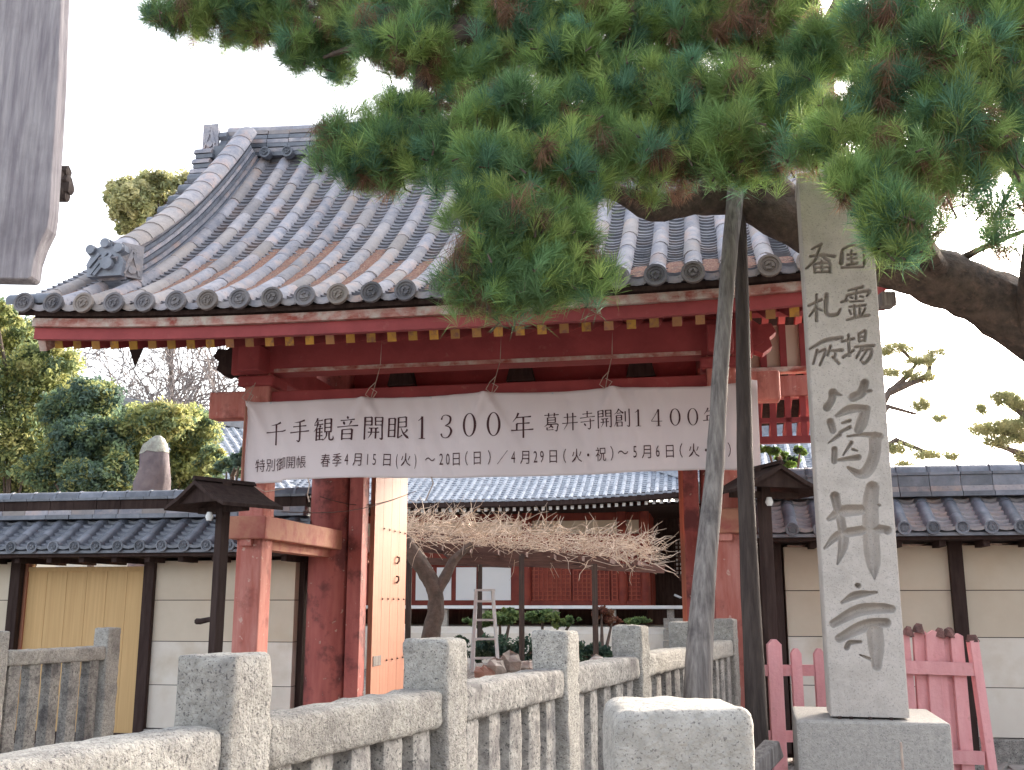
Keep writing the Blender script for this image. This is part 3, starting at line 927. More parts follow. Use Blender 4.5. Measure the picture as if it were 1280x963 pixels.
def on_cloth(x, z, off):
    u_ = (x - BL) / (BR - BL)
    v_ = (z - BB) / (BT - BB)
    p = bf(u_, v_)
    return Vector((x, p.y - .006 - off, p.z))


def ribbon(mb, pts):
    """pts rows of x,z,width in banner coordinates"""
    lay_i[0] = (lay_i[0] + 1) % 14
    off = lay_i[0] * .00025
    vs = []
    n = len(pts)
    for i in range(n):
        a = pts[max(i - 1, 0)]; c = pts[min(i + 1, n - 1)]
        d = np.array([c[0] - a[0], c[1] - a[1]]); d = d / (np.hypot(*d) + 1e-9)
        nx, nz = -d[1], d[0]
        hw = pts[i][2] / 2
        vs.append(on_cloth(pts[i][0] + nx * hw, pts[i][1] + nz * hw, off)); vs.append(on_cloth(pts[i][0] - nx * hw, pts[i][1] - nz * hw, off))
    mb.add(vs, [(2 * i, 2 * i + 1, 2 * i + 3, 2 * i + 2) for i in range(n - 1)])


def put_kanji(_, ch, x0, z0, w_, h, wt=.095):
    mb = MB()
    for st in GL[ch]:
        kind, pts = st[0], st[1:]
        c = catmull(pts, 7)
        n = len(c)
        rows = []
        for i, (gx, gz) in enumerate(c):
            rows.append((x0 + gx / 10 * w_, z0 + gz / 10 * h, wid(kind, i / (n - 1)) * wt * min(w_, h)))
        ribbon(mb, rows)
    mb.build('character', INK, BN)


def put_digit(_, ch, x0, z0, w_, h, wt=1.0):
    mb = MB()
    for st in DIG[ch]:
        c = catmull(st, 5) if len(st) < 20 else np.array(st)
        ribbon(mb, [(x0 + a / 10 * w_, z0 + bb / 10 * h, t * h / 10 * wt) for a, bb, t in c])
    mb.build('character', INK, BN)


def u_of(px):      # photo column -> banner x (banner plane)
    xr = (px - 640) / FPX / .985
    o = G0 + W * -.24
    return (xr * o.y - o.x) / (U.x - xr * U.y)


lb_ = None
zc = 3.10
for ch, px in zip('千手観音開眼', (345, 375, 406, 436, 467, 497)):
    cx = u_of(px); put_kanji(lb_, ch, cx - .103, zc - .105 + (px - 345) * .00007, .21, .23, .13)
for ch, px in zip('1300年', (527, 558, 588, 618, 652)):
    cx = u_of(px)
    if ch in DIG: put_digit(lb_, ch, cx - .10, zc - .09, .20, .225, .85)
    else: put_kanji(lb_, ch, cx - .10, zc - .105, .21, .23, .13)
for ch, px in zip('葛井寺開創', (689, 712, 734, 756, 778)):
    cx = u_of(px); put_kanji(lb_, ch, cx - .075, zc - .05, .15, .165, .125)
for ch, px in zip('1400年', (798, 821, 844, 866, 889)):
    cx = u_of(px)
    if ch in DIG: put_digit(lb_, ch, cx - .075, zc - .05, .15, .165, .8)
    else: put_kanji(lb_, ch, cx - .075, zc - .055, .15, .165, .125)

# second line, set from outline glyphs
sm = MB()


def glyph(ch):
    c = bpy.data.curves.new('g', 'FONT'); c.body = ch; c.resolution_u = 2; c.offset = -.003
    o = bpy.data.objects.new('g', c); COL.objects.link(o)
    bpy.context.view_layer.update()
    me = bpy.data.meshes.new_from_object(o.evaluated_get(bpy.context.evaluated_depsgraph_get()))
    v = np.array([p.co[:2] for p in me.vertices]) if len(me.vertices) else np.zeros((0, 2))
    f = [tuple(p.vertices) for p in me.polygons]
    bpy.data.objects.remove(o); bpy.data.curves.remove(c); bpy.data.meshes.remove(me)
    return v, f


line2 = [('特', 327), ('別', 340), ('御', 353), ('開', 366), ('帳', 379), ('春', 410), ('季', 425), ('4', 437), ('月', 450), ('1', 462), ('5', 470), ('日', 485),
         ('(', 497), ('火', 508), (')', 520), ('～', 538), ('2', 552), ('0', 560), ('日', 571), ('（', 584), ('日', 598), ('）', 613), ('／', 629), ('4', 642), ('月', 656), ('2', 669), ('9', 677),
         ('日', 691), ('（', 705), ('火', 720), ('・', 734), ('祝', 750), ('）', 764), ('～', 778), ('5', 793), ('月', 807), ('6', 821), ('日', 836), ('（', 850), ('火', 866), ('・', 881), ('水', 895), ('）', 910)]
gc = {}
for ch, px in line2:
    if ch not in gc: gc[ch] = glyph(ch)
    v, f = gc[ch]
    if not len(v): continue
    cx = u_of(px)
    bx0, bx1 = v[:, 0].min(), v[:, 0].max()
    asc = ord(ch) < 128
    sx = .10 if not asc else .078
    sz = .135 if not asc else .15
    z0 = 2.765 + (px - 327) * .00002
    if px < 395: sz *= .95
    cxg = (bx0 + bx1) / 2
    lay_i[0] = (lay_i[0] + 1) % 14
    sm = MB(); sm.add([on_cloth(cx + (a - cxg) * sx, z0 + bb * sz, .001 + lay_i[0] * .0002) for a, bb in v], f)
    sm.build('character', INK, BN)
# hems, cords
for nm, px in (('left', 310), ('a', 462), ('b', 615), ('c', 758)):
    x = u_of(px)
    u_ = (x - BL) / (BR - BL)
    p = bf(max(0, min(1, u_)), 1)
    c = MB()
    c.tube([p + Vector((0, 0, -.01)), p + Vector((.015, .06, .12)), Vector((x + .05, .12, 3.72)), Vector((x + .06, .125, 4.02))], .004, 5)
    c.tube([p + Vector((.0, 0, -.01)), p + Vector((-.05, -.01, .03)), p + Vector((-.02, .02, .10)), p + Vector((.03, .05, .16))], .004, 5)
    c.tube([p + Vector((.02, 0, 0)), p + Vector((.06, -.01, .05)), p + Vector((.0, .02, .09))], .004, 5)
    c.build('hanging_cord', CORD, BN)
c = MB()
c.tube([(BL, -.01, BB - .02), (BL - .01, -.01, 3.0), (BL, -.01, BT)], .011, 6)
c.build('edge_pole', M('rust_pole', (.32, .14, .09), (.24, .1, .07), rough=.8, bump=0), BN, smooth=True)
for px, l_ in ((388, .14), (540, .13), (312, .1)):
    x = u_of(px); p = bf(max(.01, (x - BL) / (BR - BL)), 0)
    c = MB(); c.tube([p + Vector((0, -.005, .01)), p + Vector((.02, -.01, -.05)), p + Vector((-.02 if px == 540 else .0, 0, -l_)), p + Vector((-.05 if px == 540 else .02, 0, -l_ - .07))], .006, 5)
    c.build('loose_cord', CORD, BN)
c = MB(); c.tube([bf(.01, 0) + Vector((0, 0, 0)), bf(.01, 0) + Vector((.15, .05, -.07)), bf(.01, 0) + Vector((.32, .1, -.04))], .004, 5)
c.tube([bf(.01, 0), bf(.01, 0) + Vector((-.1, .05, -.07)), bf(.01, 0) + Vector((-.25, .02, -.1))], .004, 5)
c.build('loose_cord', CORD, BN)
for u_ in (.05, .38, .62):
    c = MB().tube([bf(u_, 1) + Vector((0, -.012, -.012)), bf(u_, 1) + Vector((0, .004, -.012))], .009, 8).build('grommet', ALU, BN)


# ------------------------------------------------------------------ tiled plaster walls beside the gate
def wall(s0, s1, posts, panels, label, seed, tile_right):
    random.seed(seed)
    root = empty('plaster_wall', G0 + W * 2.0 + U * ((s0 + s1) / 2), -A, label, 'wall')
    mid = (s0 + s1) / 2
    root.location.z = -.09 if s0 < 0 else 0
    for (a, c, bottom_only) in panels:
        L_ = c - a
        zs = [.30, .76, 1.23, 1.68, 2.12]
        for i in range(4):
            h = zs[i + 1] - zs[i] - .008
            mm = PLASC if (i >= 2) else PLAST
            MB().box(((a + c) / 2 - mid, .0 + .002 * i, zs[i] + h / 2), (L_ - .004, .30 + .006 * i, h)).build('plaster_band', mm, root)
        MB().box(((a + c) / 2 - mid, 0.0, 1.2), (L_ - .02, .28, 1.8)).build('wall_core', DARKW, root)
        # stones at the foot
        x = a
        while x < c - .1:
            l_ = random.uniform(.5, .8); l_ = min(l_, c - x)
            MB().box((x + l_ / 2 - mid, 0, .12), (l_ - .012, .42, .34)).build('base_stone', GRAN_D, root, bevel=.02)
            x += l_
    for p_ in posts:
        MB().box((p_ - mid, -.17, 1.14), (.13, .09, 2.06)).build('wall_post', DARKW, root, bevel=.008)
    # eave board, brackets
    MB().box((0, 0, 2.165), (s1 - s0, 1.12, .035)).build('eave_board', DARKW, root)
    br = MB().box((0, 0, 0), (.06, .9, .06)).mesh('eave_bracket', DARKW)
    for x in np.arange(s0 + .2, s1, .40):
        inst(br, 'eave_bracket', root, Matrix.Translation((x - mid, -.05, 2.118)))
    # roof
    we, wr, ze, zr = -.60, 0.0, 2.215, 2.60
    rz = lambda y: ze + (zr - ze) * ((y - we) / (wr - we)) ** 1.15
    b = MB()
    sec = [(-.60, 2.185), (-.60, 2.215), (-.3, rz(-.3)), (0, 2.60), (.3, rz(-.3)), (.60, 2.215), (.60, 2.185)]
    b.sweep([(p[0], p[1]) for p in sec], [(Vector((x, 0, 0)), Vector((0, 1, 0)), Vector((0, 0, 1))) for x in (s0 - mid, s1 - mid)])
    ro = b.build('wall_roof', TILED, root)
    tl = half_pipe(.070, .26, name='round_tile', mat=TILED)
    dm = disc_mesh(.066, 'eave_disc', TILED)
    rows = np.arange(s0 + .13, s1, .262)
    fb = MB()
    for x in rows:
        for k in range(3):
            y0 = we + .0 + k * .215
            y1 = y0 + .215
            t = Vector((0, .215, rz(min(y1, -.001)) - rz(max(y0, we)))).normalized()
            xx = Vector((1, random.uniform(-.02, .02), 0)); xx = (xx - t * xx.dot(t)).normalized()
            inst(tl, 'round_tile', ro, frame(Vector((x - mid, y0, rz(max(y0, we)) + .025 + random.uniform(-.003, .003))), xx, t, xx.cross(t)))
        inst(dm, 'eave_disc', ro, Matrix.Translation((x - mid, we - .035, ze + .045)))
        xc = x + .131 - mid
        for k in range(8):
            y0 = we - .03 + k * .075; y1 = y0 + .09
            vs = []
            for yy, lift in ((y0, .045), (y0, .012), (y1, .012)):
                yq = min(max(yy, we), -.001)
                for q in (-.085, -.045, 0, .045, .085):
                    vs.append((xc + q, yy, rz(yq) + lift + 3.0 * q * q))
            fb.add(vs, [(i, i + 5, i + 6, i + 1) for i in range(4)] + [(i, i + 1, i + 11, i + 10) for i in range(4)])
    fb.build('flat_tile', tile_right, ro, kind='stuff')
    # ridge courses and caps
    for i, (hw, z0, h, mm) in enumerate(((.20, 2.60, .05, TILED), (.16, 2.652, .055, TILE), (.13, 2.709, .11, DARKW if tile_right is TILED else TILED), (.15, 2.82, .03, TILED))):
        x = s0
        while x < s1 - .05:
            l_ = min(.30, s1 - x)
            MB().box((x + l_ / 2 - mid, random.uniform(-.004, .004), z0 + h / 2), (l_ - .006, 2 * hw, h - .002)).build('ridge_course_tile', mm, ro)
            x += .30
    cp = half_pipe(.085, .30, name='ridge_cap_tile', mat=TILED)
    ring = MB().sweep([(-.094, 0), (-.066, .066), (0, .094), (.066, .066), (.094, 0)], [(Vector((0, 0, 0)), Vector((0, 1, 0)), Vector((0, 0, 1))), (Vector((.03, 0, 0)), Vector((0, 1, 0)), Vector((0, 0, 1)))]).mesh('cap_ring', TILED)
    x = s0
    while x < s1 - .05:
        c_ = inst(cp, 'ridge_cap_tile', ro, frame(Vector((x - mid, 0, 2.852)), Vector((0, -1, 0)), Vector((1, 0, 0)), Vector((0, 0, 1))))
        inst(ring, 'cap_ring', ro, Matrix.Translation((x - mid, 0, 2.852)))
        x += .30
    return root


def w_of(px, off=2.0, y_co=1.02):
    xr = (px - 640) / FPX / y_co
    o = G0 + W * off
    return (xr * o.y - o.x) / (U.x - xr * U.y)


pA, pB = w_of(31), w_of(196)
wall(-9.5, -2.42, [pA, pB], [(-9.5, pA, 0), (pB, -2.5, 0)], 'white plaster wall with dark tiled roof and a pale board door, left of the gate', 3, TILED)
pC = w_of(1193)
wall(2.42, 9.0, [2.66, pC, pC + 1.9], [(2.75, 9.0, 0)], 'cream and white plaster wall with tiled roof behind the stone monument', 5, TILE)
# pale board door in the left wall
bd = empty('board_door', G0 + W * 1.93 + U * ((pA + pB) / 2), -A, 'tall pale yellow board door set in the left plaster wall', 'door')
wd = pB - pA - .16
n = 6
pm = MB().box((0, 0, 0), (wd / n - .004, .03, 1.78)).mesh('plank', NATY)
for i in range(n):
    inst(pm, 'plank', bd, Matrix.Translation((-wd / 2 + wd / n * (i + .5), 0, 1.03)))
MB().box((0, -.0, 1.94), (wd + .02, .06, .05)).build('top_rail', NATY, bd)
MB().box((-wd / 2 - .02, .0, 1.14), (.06, .08, 2.0)).build('door_frame', NATW, bd)
MB().box((0, .03, .07), (wd, .12, .13)).build('sill', DARKW, bd)


# ------------------------------------------------------------------ stone fences
def stone_post(W_=.172, h=1.43):
    return MB().stone((W_, W_, h), 10, 10, 34, rnd=.018, amp=.0042)


def stone_fence(start, d, n, step, label, zoff=0, group='granite baluster fences', lead=0, tail=0, first_post=True):
    root = empty('stone_fence', start, math.atan2(d.y, d.x) - math.pi / 2, label, 'fence', group)
    Wd = .172
    ys = [i * step for i in range(n)] if n != 6 else [step * 5 * q / 2.38 for q in (0, .436, .89, 1.35, 1.83, 2.38)]
    for i in range(n):
        o = stone_post().build('post', GRAN, root, smooth=True, loc=(0, ys[i], zoff + .715), rot=(random.uniform(-.004, .004), random.uniform(-.006, .006), random.uniform(-.02, .02)))
    segs = [(ys[i] + Wd / 2, ys[i + 1] - Wd / 2) for i in range(n - 1)]
    if lead: segs.insert(0, (-lead, -Wd / 2))
    if tail: segs.append(((n - 1) * step + Wd / 2, (n - 1) * step + tail))
    for i, (a, c) in enumerate(segs):
        MB().stone((.15, c - a + .004, .125), 8, 34, 8, rnd=.024, amp=.0042).build('top_rail', GRAN_D if i in (2, 3) else GRAN, root, smooth=True, loc=(0, (a + c) / 2, 1.205 + zoff))
        MB().box((0, (a + c) / 2, .2 + zoff), (.13, c - a, .12)).build('bottom_rail', GRAN_D, root, bevel=.015)
        m = max(1, round((c - a) / .215)) if c - a > .5 else 1
        for k in range(m):
            y = a + (c - a) * (k + .5 + .0) / m
            MB().stone((.105, .12, .885), 5, 5, 16, rnd=.012, amp=.0025).build('baluster', GRAN_D, root, smooth=True, loc=(random.uniform(-.004, .004), y, zoff + .705), rot=(0, 0, random.uniform(-.06, .06)))
    return root


D = Vector((.374, .927, 0)).normalized()
P1 = Vector((-.31 * 2.6, 2.6, 0)) + Vector((D.y, -D.x, 0)) * .0775 + D * .0775
P6 = Vector((.189 * 8.5, 8.5, 0)) + Vector((D.y, -D.x, 0)) * .0775 + D * .0775
D = (P6 - P1).normalized()
STEP = (P6 - P1).length / 5
stone_fence(P1, D, 6, STEP, 'grey granite baluster fence running from the lower left corner back to the right gate post', lead=1.2)
LF = Vector((-3.86, 9.9, 0)) + Vector((D.y, -D.x, 0)) * .0775 + D * .0775 - D * STEP * 2
stone_fence(LF, D, 3, STEP, 'short granite baluster fence in front of the pale board door', zoff=-.1)
# near post standing alone
np_ = empty('stone_post', (.192, 1.28, 0), R(0), 'rounded granite post in the near foreground, bright on top', 'stone post')
MB().stone((.158, .16, 1.435), 16, 16, 60, rnd=.017, amp=.002).build('shaft', GRAN_N, np_, smooth=True, loc=(0, 0, .7175))


# ------------------------------------------------------------------ carved monument
YM = 6.0
mon = empty('stone_monument', (1.977, YM, 0), 0, 'tall granite pillar carved with large brush characters on a square base', 'monument')
YAW = R(13)
MC = Vector((1.977, YM, 0))
MN = Vector((-math.sin(YAW), -math.cos(YAW), 0)); MX = Vector((math.cos(YAW), -math.sin(YAW), 0))
mon.rotation_euler.z = -YAW


def on_mon(px, py):
    d_ = P(px, py, 1.0) - Vector((0, 0, EYE))
    t = (MC.x * MN.x + MC.y * MN.y) / (d_.x * MN.x + d_.y * MN.y)
    q = d_ * t
    return (q - MC).dot(MX), q.z + EYE, t


mx0, mx1 = on_mon(1037, 870)[0], on_mon(1135, 870)[0]
mz0, mz1 = .935, 4.12
SC = 4.814
ST = []   # strokes in photo pixels: list of arrays (px,py,width)


def ts(ox, oy, lst):
    for st in lst:
        ST.append(np.array([(ox + a / SC, oy + b_ / SC, c_ / SC) for a, b_, c_ in st]))


ts(1000, 460, [[(198, 150, 44), (190, 195, 36), (162, 238, 42)], [(200, 150, 36), (250, 165, 8)], [(390, 92, 44), (368, 150, 48), (320, 178, 46)], [(380, 142, 28), (428, 138, 14)],
               [(220, 288, 18), (290, 252, 44), (350, 243, 40), (398, 250, 44)], [(395, 255, 46), (372, 330, 56), (352, 372, 44)], [(183, 325, 38), (198, 375, 34)],
               [(255, 332, 12), (300, 318, 18)], [(240, 388, 14), (300, 358, 20)], [(172, 452, 6), (240, 402, 22)], [(285, 412, 8), (380, 402, 20), (480, 412, 36)],
               [(452, 420, 60), (448, 520, 58), (412, 610, 58), (362, 640, 46), (290, 600, 14)], [(310, 450, 20), (260, 525, 8)], [(318, 490, 14), (345, 500, 8)], [(208, 490, 30), (206, 562, 30)], [(230, 555, 14), (352, 538, 30)]])
ts(1010, 590, [[(162, 148, 50), (178, 215, 44), (205, 330, 44), (212, 440, 50), (178, 555, 10)], [(125, 285, 22), (205, 240, 58), (335, 228, 50)], [(100, 460, 12), (185, 382, 44), (335, 352, 46), (450, 345, 40)],
               [(425, 325, 14), (478, 352, 44)], [(388, 95, 66), (376, 200, 78), (380, 400, 80), (392, 540, 72), (402, 645, 8)], [(405, 190, 8), (432, 202, 12)]])
ts(1020, 700, [[(250, 155, 26), (256, 157, 26)], [(155, 258, 14), (240, 214, 40), (365, 196, 12)], [(105, 385, 40), (250, 308, 58), (380, 292, 54), (455, 297, 40)], [(140, 475, 42), (260, 412, 58), (350, 382, 50), (425, 380, 44)],
               [(185, 530, 28), (205, 500, 25), (270, 495, 14)], [(352, 420, 80), (362, 520, 78), (366, 640, 48)], [(265, 572, 6), (330, 600, 18)]])
small = [[(120, 150, 10), (175, 122, 15)], [(175, 125, 14), (158, 165, 12), (140, 215, 14), (85, 268, 10)], [(108, 195, 12), (180, 185, 15), (255, 195, 16)], [(175, 190, 12), (222, 222, 16)], [(132, 238, 14), (138, 290, 15)],
         [(132, 240, 12), (222, 236, 15), (228, 290, 16)], [(138, 290, 12), (226, 288, 14)], [(178, 222, 12), (180, 285, 12)], [(140, 262, 10), (220, 260, 10)],
         [(302, 165, 18), (296, 235, 24)], [(305, 152, 14), (360, 128, 14), (430, 150, 14), (436, 240, 16)], [(335, 185, 12), (385, 180, 12)], [(358, 162, 12), (360, 232, 12)], [(335, 212, 11), (388, 207, 11)], [(330, 245, 14), (392, 235, 16)], [(300, 262, 14), (430, 258, 12)],
         [(100, 492, 12), (178, 455, 16)], [(148, 425, 12), (148, 582, 16)], [(145, 500, 14), (105, 555, 10)], [(152, 505, 12), (180, 522, 10)], [(208, 425, 22), (208, 538, 22), (268, 545, 20), (292, 512, 10)],
         [(340, 400, 10), (425, 378, 17)], [(332, 430, 14), (320, 462, 14)], [(332, 428, 12), (460, 402, 18), (452, 432, 12)], [(386, 398, 12), (386, 450, 13)], [(350, 440, 10), (366, 446, 10)], [(410, 435, 10), (430, 440, 10)],
         [(350, 468, 10), (430, 462, 11)], [(298, 470, 14), (332, 460, 16)], [(345, 500, 10), (442, 488, 13)], [(375, 488, 12), (378, 556, 13)], [(410, 488, 12), (406, 552, 13)], [(332, 578, 12), (400, 558, 20), (462, 550, 16)], [(345, 520, 10), (355, 540, 13)], [(440, 510, 12), (425, 540, 12)],
         [(108, 752, 12), (200, 702, 22), (300, 685, 20)], [(152, 760, 15), (128, 842, 12)], [(160, 772, 12), (202, 760, 14), (168, 850, 12)], [(232, 735, 14), (215, 790, 14)], [(235, 762, 12), (302, 760, 18)], [(245, 800, 14), (282, 840, 16)], [(262, 765, 12), (258, 810, 12)],
         [(300, 708, 12), (372, 690, 15)], [(340, 668, 14), (346, 792, 15)], [(308, 802, 16), (372, 760, 12)], [(402, 662, 14), (406, 705, 14)], [(405, 660, 12), (442, 645, 16), (438, 702, 14)], [(405, 682, 10), (438, 677, 10)], [(405, 705, 10), (438, 700, 10)],
         [(380, 740, 12), (492, 732, 17)], [(422, 742, 15), (388, 805, 12)], [(425, 760, 12), (478, 755, 14), (470, 800, 17), (438, 838, 16), (420, 830, 9)], [(448, 765, 12), (412, 820, 10)]]
ts(990, 280, small)
GX, GZ = 150, 1000
xs = np.linspace(mx0, mx1, GX); zs_ = np.linspace(mz0, mz1, GZ)
XX, ZZ = np.meshgrid(xs, zs_)
dep = np.zeros_like(XX)
for st in ST:
    c = catmull(st, 6)
    pts3 = []
    for px, py, wd_ in c:
        lx, lz, t_ = on_mon(px, py)
        pts3.append((lx, lz, wd_ / FPX * (t_ * math.cos(PITCH) + (lz - EYE) * math.sin(PITCH))))
    pts3 = np.array(pts3)
    small_ = pts3[:, 2].max() < .018
    mg = .05
    ix = (xs > pts3[:, 0].min() - mg) & (xs < pts3[:, 0].max() + mg)
    iz = (zs_ > pts3[:, 1].min() - mg) & (zs_ < pts3[:, 1].max() + mg)
    if not ix.any() or not iz.any(): continue
    sub = np.ix_(iz, ix)
    X_, Z_ = XX[sub], ZZ[sub]
    best = np.zeros_like(X_)
    for i in range(len(pts3) - 1):
        ax, az, aw = pts3[i]; bx, bz, bw = pts3[i + 1]
        L2 = (bx - ax) ** 2 + (bz - az) ** 2 + 1e-12
        t = np.clip(((X_ - ax) * (bx - ax) + (Z_ - az) * (bz - az)) / L2, 0, 1)
        d_ = np.hypot(X_ - ax - t * (bx - ax), Z_ - az - t * (bz - az))
        hw = (aw + (bw - aw) * t) / 2 * 1.18 + .001
        q = 1 - np.clip(d_ / hw, 0, 1) ** 2.2
        dd = q * np.minimum(.070, .019 + hw * 1.9)
        best = np.maximum(best, dd)
    dep[sub] = np.maximum(dep[sub], best)
# rough dressed face
nz = rng.normal(size=(GZ // 4 + 3, GX // 4 + 3))
iz = np.linspace(0, nz.shape[0] - 1.01, GZ); ixx = np.linspace(0, nz.shape[1] - 1.01, GX)
i0 = iz.astype(int); j0 = ixx.astype(int); fi = (iz - i0)[:, None]; fj = (ixx - j0)[None, :]
rough = nz[np.ix_(i0, j0)] * (1 - fi) * (1 - fj) + nz[np.ix_(i0 + 1, j0)] * fi * (1 - fj) + nz[np.ix_(i0, j0 + 1)] * (1 - fi) * fj + nz[np.ix_(i0 + 1, j0 + 1)] * fi * fj
edge = np.minimum(1, np.minimum(XX - mx0, mx1 - XX) / .006)
YY = -.0 + dep + .0006 * rough + (1 - np.clip(edge, 0, 1)) * .006
DEPTH = .36
V = np.stack([XX, YY, ZZ], -1).reshape(-1, 3)
idx = np.arange(GX * GZ).reshape(GZ, GX)
q = np.stack([idx[:-1, :-1], idx[:-1, 1:], idx[1:, 1:], idx[1:, :-1]], -1).reshape(-1, 4)
# skirt back
per = np.concatenate([idx[0, :], idx[1:, -1], idx[-1, -2::-1], idx[-2:0:-1, 0]])
back = V[per].copy(); back[:, 1] = DEPTH
n0 = len(V)
V = np.vstack([V, back])
m_ = len(per)
bi = np.arange(m_) + n0
q2 = np.stack([per, bi, np.roll(bi, -1), np.roll(per, -1)], -1)
me = bigmesh('carved_pillar', V, 4, np.vstack([q, q2]).ravel(), MONU, smooth=True)
try:
    me.set_sharp_from_angle(angle=R(60))
except Exception:
    pass
po = bpy.data.objects.new('carved_pillar', me); link(po, mon)
MB().box(((mx0 + mx1) / 2, .18, mz1 + .02), (.43, .35, .06)).build('pillar_top', MONU, mon, bevel=.01)
MB().box(((mx0 + mx1) / 2 - .0, .30, .46), (.80, .80, .925)).build('base_block', MONB, mon, bevel=.015)
for x in (-.16, -.1, 0, .11):
    MB().box((x, -.012, .927), (.018, .02, .02)).build('joint_shim', DARKW, mon)


# ------------------------------------------------------------------ props and the weathered board
gp = MB()
c4 = catmull([(*P(x, y, Y), r_) for x, y, Y, r_ in ((920, 235, 6.6, .056), (910, 340, 6.5, .052), (899.5, 480, 6.4, .051), (893, 590, 6.33, .058), (879, 740, 6.22, .070), (872, 870, 6.15, .080), (862, 1078, 6.1, .085))], 3)
gp.tube([Vector(c[:3]) for c in c4], [c[3] for c in c4], 12, wob=.05)
o = gp.build('wooden_prop', GREYW, smooth=True)
tag(o, 'pale grey weathered pole leaning left, propping the pine limb', 'wooden prop', 'poles propping the pine limb')
gp = MB()
c4 = catmull([(*P(x, y, Y), r_) for x, y, Y, r_ in ((922, 230, 6.8, .045), (927, 340, 6.75, .046), (929.5, 480, 6.7, .050), (932, 600, 6.65, .054), (938, 740, 6.6, .060), (945, 880, 6.55, .066), (951, 1052, 6.5, .07))], 3)
gp.tube([Vector(c[:3]) for c in c4], [c[3] for c in c4], 12, wob=.04)
o = gp.build('wooden_prop', PROPD, smooth=True)
tag(o, 'dark brown upright pole propping the pine limb beside the grey one', 'wooden prop', 'poles propping the pine limb')
o = MB().beam(P(930, 975, 5.9), P(968, 935, 6.1), .10, .10).build('timber_offcut', GREYW, bevel=.01)
tag(o, 'short grey timber wedge lying at the foot of the dark pole', 'timber')

# near board at the upper left
YB = 2.4
outl = [(-60, -140), (93, -140), (87, 0), (84, 90), (80, 160), (76, 215), (73, 265), (70, 285), (60, 305), (53, 325), (50, 345), (46, 349), (-60, 347)]
bo = empty('hanging_board', P(20, 200, YB), 0, 'thick weathered grey board with a chipped corner hanging at the upper left', 'board')
loc = P(20, 200, YB)
b = MB()
pts2 = [((P(x - 11, y, YB) - loc).x, (P(x, y, YB) - loc).z) for x, y in outl]
b.prism(pts2, Matrix.Identity(4), .055)
b.build('board', M('weathered_board', (.36, .335, .345), (.20, .18, .20), scale=9, stretch=(7, 7, .5), stain=(.10, .085, .095), st_scale=2.2, st_lo=.5, st_hi=.68, st_amt=.7, rough=.9, bump=1.0, b_scale=9, b_stretch=(9, 9, .5), rnd=0, bd=.008), bo, bevel=.004)
b = MB()
for cx, cy, r_ in ((79, 216, 9), (82, 236, 10), (80, 228, 10), (77, 246, 8), (74, 222, 12), (74, 240, 12)):
    c_ = P(cx + 7, cy, YB + .09) - loc
    b.tube([c_ + Vector((-.06, .0, 0)), c_ + Vector((0, 0, 0)), c_ + Vector((.004, 0, 0))], [r_ / FPX * YB, r_ / FPX * YB, r_ / FPX * YB * .6], 9, wob=.15)
b.build('carved_knob', PROPD, bo, smooth=True)


# ------------------------------------------------------------------ roofed lamp stands by the gate
def lamp_stand(px, py_top, Y, rz, label, width=.40, arm=True, h_scale=1.0, flip=1):
    top = P(px, py_top, Y)
    root = empty('roofed_lamp_stand', (top.x, top.y, 0), rz, label, 'lamp stand', 'small roofed lamp stands flanking the gate')
    H = top.z
    MB().box((0, 0, (H - .02) / 2), (.085, .085, H + .05)).build('post', DARKW, root, bevel=.006)
    hw, hl, rise = width, .30, .20
    b = MB()
    for sg in (-1, 1):
        b.prism([(0, 0), (sg * hw * .55, -rise * .62), (sg * hw, -rise), (sg * hw, -rise - .028), (sg * hw * .55, -rise * .62 - .035), (0, -.035)] if sg > 0 else
                [(0, 0), (0, -.035), (sg * hw * .55, -rise * .62 - .035), (sg * hw, -rise - .028), (sg * hw, -rise), (sg * hw * .55, -rise * .62)],
                Matrix.Translation((0, -hl, H)), 2 * hl)
    b.build('roof', DARKW, root)
    MB().prism([(-.03, 0), (.03, 0), (0, .035)], Matrix.Translation((0, -hl - .01, H)), 2 * hl + .02).build('ridge_bar', DARKW, root)
    MB().prism([(-hw * .8, -rise * .9), (hw * .8, -rise * .9), (0, -.03)], Matrix.Translation((0, -hl + .05, H)), .025).build('gable_board', DARKW, root)
    MB().box((0, 0, H - rise - .02), (hw * 1.5, .07, .05)).build('cross_bar', DARKW, root)
    MB().tube([(-.02, -.12, H - rise - .05), (-.02, -.12, H - rise - .09), (-.02, -.12, H - rise - .12)], [.02, .034, .02], 10).build('bulb', GLASS, root, smooth=True)
    if arm:
        MB().tube([(flip * .03, 0, 1.42), (-flip * .08, -.02, 1.42), (-flip * .17, -.03, 1.405), (-flip * .23, -.03, 1.405)], [.022, .022, .025, .025], 7).build('arm', DARKW, root, smooth=True)
    return root


lamp_stand(281, 604, 8.7, R(-38), 'small dark roofed lamp stand in front of the left plaster wall')
lamp_stand(953, 586, 8.6, R(16), 'small dark roofed lamp stand half hidden behind the pine props', arm=False)

